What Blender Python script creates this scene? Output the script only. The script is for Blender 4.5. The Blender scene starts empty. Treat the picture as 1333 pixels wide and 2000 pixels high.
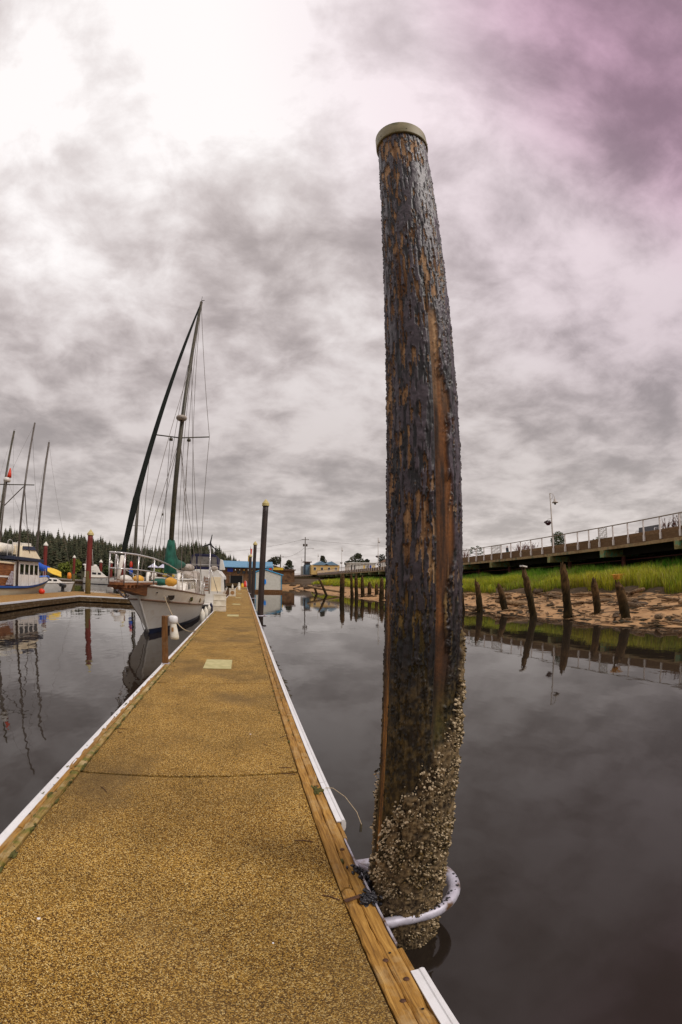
import bpy, math, random
import numpy as np
from mathutils import Vector, Matrix, Euler

R = math.radians
sc = bpy.context.scene
COL = sc.collection
rnd = random.Random(7)

# ------------------------------------------------------------------ camera (15 mm full-frame fisheye)
cd = bpy.data.cameras.new('camera')
cam = bpy.data.objects.new('camera', cd)
COL.objects.link(cam)
sc.camera = cam
cd.type = 'PANO'
cd.sensor_width = 36
cd.sensor_height = 24
cd.clip_start = 0.05
cd.clip_end = 6000
pc = cd if hasattr(cd, 'panorama_type') else cd.cycles
pc.panorama_type = 'FISHEYE_LENS_POLYNOMIAL'
pc.fisheye_fov = R(200)
F_MM = 860.0 / 2000 * 36
pc.fisheye_polynomial_k0 = 0
pc.fisheye_polynomial_k1 = -1.0 / F_MM
pc.fisheye_polynomial_k2 = 0
pc.fisheye_polynomial_k3 = 0
pc.fisheye_polynomial_k4 = 0
CAMZ = 2.15
yaw, pitch, roll = R(12.523), R(8.931), R(0.1745)
_f = Vector((math.sin(yaw) * math.cos(pitch), math.cos(yaw) * math.cos(pitch), math.sin(pitch)))
_r = Vector((math.cos(yaw), -math.sin(yaw), 0))
_u = _r.cross(_f)
_r2 = math.cos(roll) * _r + math.sin(roll) * _u
_u2 = -math.sin(roll) * _r + math.cos(roll) * _u
_m = Matrix((_r2, _u2, -_f)).transposed().to_4x4()
_m.translation = Vector((0, 0, CAMZ))
cam.matrix_world = _m

# ------------------------------------------------------------------ world: broken overcast with a little Nishita sky in it
SUN_AZ, SUN_EL = 128.0, 48.0
w = bpy.data.worlds.new("World")
sc.world = w
w.use_nodes = True
nt = w.node_tree
nt.nodes.clear()
N = nt.nodes.new
L = nt.links.new


def vdir(az, el):
    return (math.sin(R(az)) * math.cos(R(el)), math.cos(R(az)) * math.cos(R(el)), math.sin(R(el)))


def wmath(op, a, b=None, c=None, clamp=False):
    n = N('ShaderNodeMath')
    n.operation = op
    n.use_clamp = clamp
    for i, x in enumerate((a, b, c)):
        if x is None:
            continue
        if isinstance(x, (int, float)):
            n.inputs[i].default_value = x
        else:
            L(x, n.inputs[i])
    return n.outputs[0]


def wmap(x, a, b, c, d, kind='SMOOTHSTEP'):
    n = N('ShaderNodeMapRange')
    n.interpolation_type = kind
    L(x, n.inputs[0])
    for i, v in enumerate((a, b, c, d)):
        n.inputs[i + 1].default_value = v
    return n.outputs[0]


def wmix(fac, a, b, mode='MIX'):
    n = N('ShaderNodeMix')
    n.data_type = 'RGBA'
    n.blend_type = mode
    for s, x in ((n.inputs[0], fac), (n.inputs[6], a), (n.inputs[7], b)):
        if isinstance(x, (int, float)):
            s.default_value = x
        elif isinstance(x, tuple):
            s.default_value = (*x, 1)
        else:
            L(x, s)
    return n.outputs[2]


tc = N('ShaderNodeTexCoord')
sep = N('ShaderNodeSeparateXYZ')
L(tc.outputs['Generated'], sep.inputs[0])
dx, dy, dz = sep.outputs


def wdot(v):
    n = N('ShaderNodeVectorMath')
    n.operation = 'DOT_PRODUCT'
    L(tc.outputs['Generated'], n.inputs[0])
    n.inputs[1].default_value = v
    return n.outputs['Value']


zc = wmath('ADD', wmath('MAXIMUM', dz, 0.0), 0.21)
cmb = N('ShaderNodeCombineXYZ')
L(wmath('DIVIDE', dx, zc), cmb.inputs[0])
L(wmath('DIVIDE', dy, zc), cmb.inputs[1])
cmb.inputs[2].default_value = 3.7


def wnoise(scale, detail, rough, dist, off=(0, 0, 0)):
    mp = N('ShaderNodeMapping')
    mp.inputs['Location'].default_value = off
    L(cmb.outputs[0], mp.inputs[0])
    n = N('ShaderNodeTexNoise')
    n.inputs['Scale'].default_value = scale
    n.inputs['Detail'].default_value = detail
    n.inputs['Roughness'].default_value = rough
    n.inputs['Distortion'].default_value = dist
    L(mp.outputs[0], n.inputs['Vector'])
    return n.outputs['Fac']


nA = wnoise(2.0, 10, .55, .18, (0.9, .4, 0))
nB = wnoise(5.0, 9, .58, .25, (5.3, 2.1, 0))
nC = wnoise(.85, 3, .5, .3, (2.2, 7.1, 1))
cl = wmath('ADD', wmath('ADD', wmath('MULTIPLY', nA, .46), wmath('MULTIPLY', nB, .34)), wmath('MULTIPLY', nC, .20))
cl = wmap(cl, .385, .615, -1, 1, 'SMOOTHSTEP')
# the cloud is thinner, and brighter, towards the hidden sun
g1 = wmap(wdot(vdir(-52, 50)), .84, 1.0, 0, .21)
g2 = wmap(wdot(vdir(10, 68)), .90, .99, 0, .19)
bz0 = wmap(dz, .0, .22, .53, .425)
bz1 = wmap(dz, .25, .75, 0, .115)
lum = wmath('ADD', wmath('ADD', bz0, bz1), wmath('ADD', g1, g2))
amp = wmap(dz, .1, .75, .115, .22)
lum = wmath('ADD', lum, wmath('MULTIPLY', cl, amp))
lum = wmath('MAXIMUM', wmath('MINIMUM', lum, .84), .16)
grey = wmix(wmap(lum, .25, .95, 0, 1), (1.0, .865, .845), (1.0, .955, .945))
mauve0 = wmap(wdot(vdir(86, 48)), .58, .92, 0, .8)
mauve1 = wmap(wdot(vdir(96, 54)), .84, 1.0, 0, 1)
tint = wmix(mauve1, wmix(mauve0, grey, (.87, .72, .775)), (.72, .45, .59))
warm = wmap(dz, .08, .5, .55, 0)
tint = wmix(warm, tint, (1.0, .905, .84))
cc = N('ShaderNodeVectorMath')
cc.operation = 'SCALE'
L(tint, cc.inputs[0])
L(lum, cc.inputs['Scale'])
bgc = N('ShaderNodeBackground')
L(cc.outputs[0], bgc.inputs[0])
bgc.inputs[1].default_value = 1.0
sky = N('ShaderNodeTexSky')
sky.sky_type = 'NISHITA'
sky.sun_disc = False
sky.sun_elevation = R(SUN_EL)
sky.sun_rotation = R(SUN_AZ)
bgs = N('ShaderNodeBackground')
L(sky.outputs[0], bgs.inputs[0])
bgs.inputs[1].default_value = .08
mx = N('ShaderNodeMixShader')
mx.inputs[0].default_value = .95
L(bgs.outputs[0], mx.inputs[1])
L(bgc.outputs[0], mx.inputs[2])
wo = N('ShaderNodeOutputWorld')
L(mx.outputs[0], wo.inputs[0])

sl = bpy.data.lights.new('sun', 'SUN')
sl.energy = 1.5
sl.angle = R(28)
sl.color = (1, .95, .88)
so = bpy.data.objects.new('sun', sl)
COL.objects.link(so)
so.rotation_euler = Vector(vdir(SUN_AZ, SUN_EL)).to_track_quat('Z', 'Y').to_euler()
so.location = (-20, 30, 60)

vs = sc.view_settings
vs.view_transform = 'Standard'
vs.look = 'None'
vs.exposure = .35
vs.gamma = 1
vs.use_curve_mapping = False

# ------------------------------------------------------------------ numpy noise


def _hash(ix, iy, iz, seed):
    h = (ix.astype(np.int64) * 374761393 + iy.astype(np.int64) * 668265263 + iz.astype(np.int64) * 2147483647 + seed * 1274126177) & 0xffffffff
    h = ((h ^ (h >> 13)) * 1274126177) & 0xffffffff
    h = ((h ^ (h >> 16)) * 2246822519) & 0xffffffff
    return ((h ^ (h >> 15)) & 0xffffff) / float(0xffffff)


def vnoise(p, seed=0):
    i = np.floor(p)
    f = p - i
    f = f * f * (3 - 2 * f)
    o = 0
    for a in (0, 1):
        for b in (0, 1):
            for c in (0, 1):
                wgt = (f[:, 0] if a else 1 - f[:, 0]) * (f[:, 1] if b else 1 - f[:, 1]) * (f[:, 2] if c else 1 - f[:, 2])
                o = o + wgt * _hash(i[:, 0] + a, i[:, 1] + b, i[:, 2] + c, seed)
    return o


def fbm(p, oct=4, seed=0, gain=.5):
    s, a, t = 0, 1, 0
    for k in range(oct):
        s = s + a * vnoise(p * (2 ** k) + 17.3 * k, seed + k)
        t += a
        a *= gain
    return s / t


def sstep(a, b, x):
    t = np.clip((x - a) / (b - a), 0, 1)
    return t * t * (3 - 2 * t)


# ------------------------------------------------------------------ materials
MATS = {}


def newmat(name):
    m = bpy.data.materials.new(name)
    m.use_nodes = True
    MATS[name] = m
    return m, m.node_tree, m.node_tree.nodes['Principled BSDF']


def ramp(t, stops):
    n = t.nodes.new('ShaderNodeValToRGB')
    while len(n.color_ramp.elements) < len(stops):
        n.color_ramp.elements.new(.5)
    for e, (p, c) in zip(n.color_ramp.elements, stops):
        e.position = p
        e.color = (*c, 1)
    return n


def mat(name, c1, c2=None, scale=6, rough=.6, bump=.15, stretch=(1, 1, 1), metal=0, coords='Object', detail=6, dist=.01, c3=None, vary=0.0, spec=.5, lo=.35, hi=.65):
    m, t, b = newmat(name)
    b.inputs['Roughness'].default_value = rough
    b.inputs['Metallic'].default_value = metal
    b.inputs['Specular IOR Level'].default_value = spec
    if c2 is None:
        c2 = tuple(x * .82 for x in c1)
    if coords == 'World':
        g = t.nodes.new('ShaderNodeNewGeometry')
        src = g.outputs['Position']
    else:
        g = t.nodes.new('ShaderNodeTexCoord')
        src = g.outputs['Object']
    mp = t.nodes.new('ShaderNodeMapping')
    mp.inputs['Scale'].default_value = stretch
    t.links.new(src, mp.inputs[0])
    n = t.nodes.new('ShaderNodeTexNoise')
    n.inputs['Scale'].default_value = scale
    n.inputs['Detail'].default_value = detail
    n.inputs['Roughness'].default_value = .6
    t.links.new(mp.outputs[0], n.inputs['Vector'])
    st = [(lo, c1), (hi, c2)] if c3 is None else [(lo, c1), ((lo + hi) / 2, c2), (hi, c3)]
    r = ramp(t, st)
    t.links.new(n.outputs['Fac'], r.inputs[0])
    out = r.outputs[0]
    if vary:
        oi = t.nodes.new('ShaderNodeObjectInfo')
        mr = t.nodes.new('ShaderNodeMapRange')
        t.links.new(oi.outputs['Random'], mr.inputs[0])
        mr.inputs[3].default_value = 1 - vary
        mr.inputs[4].default_value = 1 + vary
        hv = t.nodes.new('ShaderNodeHueSaturation')
        t.links.new(out, hv.inputs['Color'])
        t.links.new(mr.outputs[0], hv.inputs['Value'])
        out = hv.outputs[0]
    t.links.new(out, b.inputs['Base Color'])
    if bump:
        bp = t.nodes.new('ShaderNodeBump')
        bp.inputs['Strength'].default_value = bump
        bp.inputs['Distance'].default_value = dist
        t.links.new(n.outputs['Fac'], bp.inputs['Height'])
        t.links.new(bp.outputs[0], b.inputs['Normal'])
    return m


def attrmat(name, rough=.6, bump=.2, scale=60, spec=.5, alpha_rough=False):
    m, t, b = newmat(name)
    a = t.nodes.new('ShaderNodeAttribute')
    a.attribute_name = 'tone'
    n = t.nodes.new('ShaderNodeTexNoise')
    n.inputs['Scale'].default_value = scale
    n.inputs['Detail'].default_value = 4
    tcn = t.nodes.new('ShaderNodeTexCoord')
    t.links.new(tcn.outputs['Object'], n.inputs['Vector'])
    hv = t.nodes.new('ShaderNodeHueSaturation')
    mr = t.nodes.new('ShaderNodeMapRange')
    t.links.new(n.outputs['Fac'], mr.inputs[0])
    mr.inputs[1].default_value = .3
    mr.inputs[2].default_value = .7
    mr.inputs[3].default_value = .72
    mr.inputs[4].default_value = 1.28
    t.links.new(mr.outputs[0], hv.inputs['Value'])
    t.links.new(a.outputs['Color'], hv.inputs['Color'])
    t.links.new(hv.outputs[0], b.inputs['Base Color'])
    if alpha_rough:
        t.links.new(a.outputs['Alpha'], b.inputs['Roughness'])
    else:
        b.inputs['Roughness'].default_value = rough
    b.inputs['Specular IOR Level'].default_value = spec
    if bump:
        bp = t.nodes.new('ShaderNodeBump')
        bp.inputs['Strength'].default_value = bump
        bp.inputs['Distance'].default_value = .004
        t.links.new(n.outputs['Fac'], bp.inputs['Height'])
        t.links.new(bp.outputs[0], b.inputs['Normal'])
    return m


# exposed-aggregate concrete of the dock deck
def aggregate():
    m, t, b = newmat('aggregate_concrete')
    g = t.nodes.new('ShaderNodeNewGeometry')
    vo = t.nodes.new('ShaderNodeTexVoronoi')
    vo.inputs['Scale'].default_value = 200
    vo.inputs['Randomness'].default_value = 1
    t.links.new(g.outputs['Position'], vo.inputs['Vector'])
    sp = t.nodes.new('ShaderNodeSeparateColor')
    t.links.new(vo.outputs['Color'], sp.inputs[0])
    r = ramp(t, [(0, (.035, .015, .004)), (.28, (.128, .060, .010)), (.55, (.345, .182, .031)), (.8, (.585, .345, .063)), (1, (.86, .65, .28))])
    t.links.new(sp.outputs[0], r.inputs[0])
    n2 = t.nodes.new('ShaderNodeTexNoise')
    n2.inputs['Scale'].default_value = 1.7
    n2.inputs['Detail'].default_value = 7
    n2.inputs['Roughness'].default_value = .65
    t.links.new(g.outputs['Position'], n2.inputs['Vector'])
    mr = t.nodes.new('ShaderNodeMapRange')
    t.links.new(n2.outputs['Fac'], mr.inputs[0])
    mr.inputs[1].default_value = .3
    mr.inputs[2].default_value = .7
    mr.inputs[3].default_value = .66
    mr.inputs[4].default_value = 1.16
    # grey-green damp stains
    n3 = t.nodes.new('ShaderNodeTexNoise')
    n3.inputs['Scale'].default_value = .8
    n3.inputs['Detail'].default_value = 5
    t.links.new(g.outputs['Position'], n3.inputs['Vector'])
    mr3 = t.nodes.new('ShaderNodeMapRange')
    t.links.new(n3.outputs['Fac'], mr3.inputs[0])
    mr3.inputs[1].default_value = .52
    mr3.inputs[2].default_value = .72
    mr3.inputs[3].default_value = 0
    mr3.inputs[4].default_value = .62
    mixs = t.nodes.new('ShaderNodeMix')
    mixs.data_type = 'RGBA'
    t.links.new(mr3.outputs[0], mixs.inputs[0])
    t.links.new(r.outputs[0], mixs.inputs[6])
    mixs.inputs[7].default_value = (.13, .085, .035, 1)
    hv = t.nodes.new('ShaderNodeHueSaturation')
    t.links.new(mixs.outputs[2], hv.inputs['Color'])
    t.links.new(mr.outputs[0], hv.inputs['Value'])
    t.links.new(hv.outputs[0], b.inputs['Base Color'])
    b.inputs['Roughness'].default_value = .85
    b.inputs['Specular IOR Level'].default_value = .25
    bp = t.nodes.new('ShaderNodeBump')
    bp.inputs['Strength'].default_value = .9
    bp.inputs['Distance'].default_value = .004
    bp.invert = True
    t.links.new(vo.outputs['Distance'], bp.inputs['Height'])
    t.links.new(bp.outputs[0], b.inputs['Normal'])
    return m


def woodmat(name, cols, worn=(.62, .52, .38), wornamt=.25, rough=.75, grain=(26, 1.3, 26), moss=0.0):
    m, t, b = newmat(name)
    g = t.nodes.new('ShaderNodeNewGeometry')
    oi = t.nodes.new('ShaderNodeObjectInfo')
    ad = t.nodes.new('ShaderNodeVectorMath')
    ad.operation = 'ADD'
    cb = t.nodes.new('ShaderNodeCombineXYZ')
    mm = t.nodes.new('ShaderNodeMath')
    mm.operation = 'MULTIPLY'
    mm.inputs[1].default_value = 31.7
    t.links.new(oi.outputs['Random'], mm.inputs[0])
    t.links.new(mm.outputs[0], cb.inputs[0])
    t.links.new(g.outputs['Position'], ad.inputs[0])
    t.links.new(cb.outputs[0], ad.inputs[1])
    mp = t.nodes.new('ShaderNodeMapping')
    mp.inputs['Scale'].default_value = grain
    t.links.new(ad.outputs[0], mp.inputs[0])
    n = t.nodes.new('ShaderNodeTexNoise')
    n.inputs['Scale'].default_value = 2.2
    n.inputs['Detail'].default_value = 8
    n.inputs['Roughness'].default_value = .65
    n.inputs['Distortion'].default_value = 1.1
    t.links.new(mp.outputs[0], n.inputs['Vector'])
    r = ramp(t, [(.28, cols[0]), (.5, cols[1]), (.72, cols[2])])
    t.links.new(n.outputs['Fac'], r.inputs[0])
    n2 = t.nodes.new('ShaderNodeTexNoise')
    n2.inputs['Scale'].default_value = 5
    n2.inputs['Detail'].default_value = 7
    n2.inputs['Roughness'].default_value = .7
    t.links.new(ad.outputs[0], n2.inputs['Vector'])
    mr = t.nodes.new('ShaderNodeMapRange')
    t.links.new(n2.outputs['Fac'], mr.inputs[0])
    mr.inputs[1].default_value = .5
    mr.inputs[2].default_value = .66
    mr.inputs[3].default_value = 0
    mr.inputs[4].default_value = wornamt
    mi = t.nodes.new('ShaderNodeMix')
    mi.data_type = 'RGBA'
    t.links.new(mr.outputs[0], mi.inputs[0])
    t.links.new(r.outputs[0], mi.inputs[6])
    mi.inputs[7].default_value = (*worn, 1)
    out = mi.outputs[2]
    if moss:
        n3 = t.nodes.new('ShaderNodeTexNoise')
        n3.inputs['Scale'].default_value = 9
        n3.inputs['Detail'].default_value = 4
        t.links.new(g.outputs['Position'], n3.inputs['Vector'])
        m3 = t.nodes.new('ShaderNodeMapRange')
        t.links.new(n3.outputs['Fac'], m3.inputs[0])
        m3.inputs[1].default_value = .5
        m3.inputs[2].default_value = .62
        m3.inputs[4].default_value = moss
        mi3 = t.nodes.new('ShaderNodeMix')
        mi3.data_type = 'RGBA'
        t.links.new(m3.outputs[0], mi3.inputs[0])
        t.links.new(out, mi3.inputs[6])
        mi3.inputs[7].default_value = (.12, .13, .012, 1)
        out = mi3.outputs[2]
    hv = t.nodes.new('ShaderNodeHueSaturation')
    mv = t.nodes.new('ShaderNodeMapRange')
    t.links.new(oi.outputs['Random'], mv.inputs[0])
    mv.inputs[3].default_value = .8
    mv.inputs[4].default_value = 1.15
    t.links.new(mv.outputs[0], hv.inputs['Value'])
    t.links.new(out, hv.inputs['Color'])
    t.links.new(hv.outputs[0], b.inputs['Base Color'])
    b.inputs['Roughness'].default_value = rough
    b.inputs['Specular IOR Level'].default_value = .3
    bp = t.nodes.new('ShaderNodeBump')
    bp.inputs['Strength'].default_value = .55
    bp.inputs['Distance'].default_value = .006
    t.links.new(n.outputs['Fac'], bp.inputs['Height'])
    t.links.new(bp.outputs[0], b.inputs['Normal'])
    return m


def watermat():
    m, t, b = newmat('harbour_water')
    b.inputs['Base Color'].default_value = (.022, .0165, .012, 1)
    b.inputs['Roughness'].default_value = .025
    b.inputs['IOR'].default_value = 1.33
    b.inputs['Specular IOR Level'].default_value = .85
    g = t.nodes.new('ShaderNodeNewGeometry')
    mp = t.nodes.new('ShaderNodeMapping')
    mp.inputs['Scale'].default_value = (1, .55, 1)
    t.links.new(g.outputs['Position'], mp.inputs[0])
    n = t.nodes.new('ShaderNodeTexNoise')
    n.inputs['Scale'].default_value = 1.3
    n.inputs['Detail'].default_value = 3
    n.inputs['Roughness'].default_value = .5
    t.links.new(mp.outputs[0], n.inputs['Vector'])
    # calmer water in the lee of the dock, small ripples to the left of it
    sx = t.nodes.new('ShaderNodeSeparateXYZ')
    t.links.new(g.outputs['Position'], sx.inputs[0])
    mr = t.nodes.new('ShaderNodeMapRange')
    t.links.new(sx.outputs[0], mr.inputs[0])
    mr.inputs[1].default_value = -3
    mr.inputs[2].default_value = 3
    mr.inputs[3].default_value = .085
    mr.inputs[4].default_value = .03
    bp = t.nodes.new('ShaderNodeBump')
    bp.inputs['Distance'].default_value = .12
    t.links.new(mr.outputs[0], bp.inputs['Strength'])
    t.links.new(n.outputs['Fac'], bp.inputs['Height'])
    t.links.new(bp.outputs[0], b.inputs['Normal'])
    return m


aggregate()
watermat()
woodmat('dock_timber', [(.10, .045, .010), (.33, .17, .035), (.52, .30, .075)], worn=(.46, .34, .17), wornamt=.5)
woodmat('mossy_timber', [(.12, .06, .014), (.30, .19, .05), (.50, .36, .13)], worn=(.62, .50, .28), wornamt=.6, moss=.8)
woodmat('dark_fascia', [(.03, .018, .008), (.09, .05, .015), (.20, .12, .04)], wornamt=.2, grain=(8, 1, 30))
woodmat('railing_plank', [(.07, .04, .02), (.19, .105, .05), (.30, .18, .09)], worn=(.35, .25, .16), wornamt=.3, grain=(20, 1.2, 20))
woodmat('weathered_post', [(.05, .02, .008), (.16, .07, .02), (.26, .12, .04)], wornamt=.15, grain=(20, 20, 1.5))
mat('white_vinyl', (.80, .80, .80), (.66, .65, .63), 9, .35, .05, coords='World', lo=.5, hi=.8)
mat('galvanised_steel', (.58, .56, .64), (.46, .44, .50), 9, .5, .15, metal=.25, coords='World', c3=(.15, .08, .035), lo=.36, hi=.62)
mat('rusty_iron', (.05, .02, .01), (.12, .05, .02), 30, .8, .3)
mat('bolt_hole', (.02, .012, .006), None, 20, .9, 0)
mat('hatch_plate', (.42, .38, .16), (.56, .50, .24), 8, .7, .1, coords='World')
mat('float_concrete', (.05, .04, .03), (.10, .08, .05), 5, .9, .3, coords='World')
mat('moss_green', (.05, .05, .01), (.12, .11, .02), 40, .95, .4)
mat('seaweed_dark', (.03, .022, .008), (.07, .05, .015), 20, .6, .3)
mat('mussel_shell', (.006, .006, .009), (.03, .028, .034), 40, .35, .2)
attrmat('pile_coating', alpha_rough=True, bump=.35, scale=70)
attrmat('barnacle_shell', rough=.85, bump=.4, scale=160, spec=.3)
attrmat('grass_blade', rough=.65, bump=0, scale=4, spec=.25)
attrmat('old_piling_wood', rough=.9, bump=.5, scale=22, spec=.2)
mat('pile_cap_metal', (.17, .14, .05), (.27, .22, .10), 9, .6, .15, c3=(.11, .11, .03))
mat('black_pile', (.022, .014, .012), (.05, .03, .022), 5, .55, .3, stretch=(1, 1, .3), dist=.03)
mat('yellow_cone_cap', (.50, .40, .14), (.66, .56, .26), 5, .6, .05)
mat('red_pile', (.13, .010, .006), (.21, .020, .010), 3, .6, .15, stretch=(1, 1, .3))
mat('white_cone_cap', (.80, .78, .70), (.65, .62, .5), 4, .6, .05)
mat('algae_brown', (.07, .05, .012), (.13, .09, .02), 5, .9, .3)
mat('hull_cream', (.82, .76, .66), (.86, .82, .74), 2.5, .35, .02, c3=(.70, .60, .48), lo=.3, hi=.8)
mat('hull_white', (.80, .78, .74), (.70, .67, .60), 3, .35, .02)
mat('bulwark_white', (.80, .77, .70), (.72, .66, .56), 3, .4, .02)
mat('cream_paint', (.78, .64, .42), (.84, .72, .50), 3, .45, .03)
mat('navy_paint', (.006, .012, .035), (.012, .022, .06), 3, .4, .02)
mat('blue_paint', (.012, .09, .42), (.02, .14, .55), 3, .4, .02)
mat('teak', (.10, .028, .008), (.22, .075, .02), 5, .55, .1, stretch=(1, .3, 4), c3=(.32, .13, .04))
mat('brown_rail', (.10, .05, .03), (.17, .09, .05), 6, .5, .05)
mat('window_dark', (.008, .010, .012), None, 3, .06, 0)
mat('clear_vinyl', (.22, .20, .18), (.12, .11, .10), 3, .12, .05)
mat('steel_tube', (.62, .60, .58), (.75, .73, .70), 10, .25, 0, metal=.7)
mat('mast_metal', (.04, .038, .022), (.085, .07, .042), 4, .45, .02)
mat('mast_backlit', (.075, .06, .05), (.14, .12, .10), 4, .45, .02)  # pale spars darkened in the colour to imitate backlighting
mat('rig_wire', (.20, .17, .14), None, 4, .5, 0)
mat('furled_sail', (.006, .008, .006), (.012, .015, .012), 6, .9, .2, spec=.15)
mat('green_canvas', (.004, .060, .040), (.012, .13, .085), 4, .8, .35, dist=.05)
mat('navy_canvas', (.006, .006, .03), (.012, .012, .055), 4, .8, .1)
mat('blue_canvas', (.008, .07, .42), (.02, .12, .62), 4, .75, .2, dist=.03)
mat('yellow_tarp', (.72, .44, .02), (.80, .55, .06), 4, .6, .1)
mat('orange_cover', (.62, .30, .03), (.72, .40, .06), 4, .7, .1)
mat('grey_canvas', (.35, .30, .26), (.5, .44, .38), 5, .85, .3, c3=(.25, .2, .15))
mat('rope_fibre', (.55, .45, .30), (.40, .30, .18), 60, .9, .2)
mat('black_rubber', (.012, .012, .013), (.03, .03, .03), 8, .6, .1)
mat('dark_motor', (.02, .022, .024), (.05, .05, .05), 6, .35, .05)
mat('orange_red', (.75, .05, .01), (.65, .03, .008), 4, .5, .05)
mat('buoy_orange', (.85, .28, .01), (.75, .2, .01), 4, .5, .05)
mat('white_plastic', (.80, .77, .68), (.66, .58, .40), 9, .35, .05, lo=.45, hi=.8)
mat('step_white', (.80, .75, .64), (.62, .55, .42), 5, .5, .05, coords='World')
mat('emblem_brown', (.30, .15, .05), (.4, .22, .08), 8, .6, .05)
mat('bank_sand', (.30, .15, .055), (.46, .27, .12), 1.1, .9, .6, coords='World', c3=(.075, .036, .014), dist=.05, lo=.3, hi=.74)
mat('bank_soil', (.05, .032, .015), (.10, .06, .025), 2, .95, .4, coords='World', dist=.08)
mat('driftwood', (.06, .033, .014), (.17, .10, .045), 5, .9, .4, stretch=(1, 6, 6), c3=(.36, .25, .14), vary=.45)
mat('bank_rock', (.07, .045, .025), (.14, .09, .05), 4, .9, .4, vary=.4, dist=.04)
mat('rail_metal', (.72, .62, .58), (.82, .76, .74), 5, .45, .03)
mat('top_rail_wood', (.20, .15, .11), (.3, .23, .17), 5, .7, .1)
mat('edge_beam', (.24, .15, .07), (.40, .27, .14), 1.5, .85, .2, coords='World', c3=(.10, .12, .07))
mat('lichen_cap', (.16, .15, .05), (.30, .24, .10), 3, .9, .2, coords='World', c3=(.08, .34, .20))
mat('steel_pile_red', (.10, .03, .022), (.18, .05, .04), 3, .7, .2)
mat('under_deck_shade', (.02, .016, .013), (.035, .027, .02), 2, .9, .1)  # near-black colour paints in the shade beneath the boardwalk deck
mat('art_panel', (.62, .60, .58), (.75, .73, .71), 5, .5, .05)
mat('lamp_paint', (.42, .37, .32), (.52, .47, .42), 5, .45, .02)
mat('basket_dark', (.04, .012, .02), (.10, .02, .04), 12, .9, .3)
mat('bench_grey', (.075, .075, .08), (.12, .12, .125), 8, .5, .05)
mat('red_foliage', (.12, .025, .012), (.22, .06, .02), 9, .8, 0, vary=.3)
mat('green_foliage', (.030, .050, .012), (.07, .10, .02), 3, .8, 0)
mat('bright_foliage', (.10, .13, .012), (.17, .19, .02), 3, .8, 0)
mat('conifer_dark', (.020, .026, .012), (.045, .050, .022), .35, .85, 0, vary=.35, c3=(.065, .05, .026))
mat('bark', (.06, .04, .025), (.10, .07, .045), 6, .9, .3)
mat('hill_soil', (.035, .035, .015), (.06, .055, .025), .05, .95, 0, coords='World')
mat('town_ground', (.14, .12, .10), (.2, .18, .15), .2, .9, 0, coords='World')
mat('roof_blue', (.09, .25, .40), (.13, .32, .48), 2, .45, .03)
mat('trim_blue', (.01, .22, .42), (.02, .30, .5), 2, .5, .02)
mat('siding_white', (.62, .60, .52), (.72, .70, .62), 3, .6, .03)
mat('bright_blue', (.0, .22, .80), (.01, .28, .85), 3, .4, .02)
mat('building_brown', (.07, .035, .018), (.16, .08, .035), 1.2, .85, .1, c3=(.22, .12, .05))
mat('sign_blue', (.008, .03, .33), (.012, .05, .42), 3, .5, .02)
mat('building_yellow', (.62, .40, .13), (.70, .48, .18), 2, .7, .03)
mat('building_white', (.66, .63, .56), (.74, .72, .66), 2, .7, .03)
mat('slate_blue_roof', (.14, .24, .34), (.20, .32, .42), 2, .6, .03)
mat('opening_shade', (.008, .007, .007), None, 3, .9, 0)  # flat near-black panels, interior shade of the openings put into colour
mat('utility_wood', (.045, .03, .02), (.08, .055, .035), 4, .9, .1)
mat('skin', (.45, .26, .18), None, 4, .6, 0)
mat('dark_jacket', (.015, .017, .025), None, 4, .8, 0)
mat('teal_cloth', (.06, .22, .26), None, 4, .8, 0)
mat('hair_dark', (.015, .01, .008), None, 4, .7, 0)
mat('stone_grey', (.26, .22, .18), (.36, .31, .26), 2, .9, .3)
mat('blue_white_fabric', (.45, .45, .62), (.7, .7, .75), 2, .8, .05)

# ------------------------------------------------------------------ mesh builder


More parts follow.
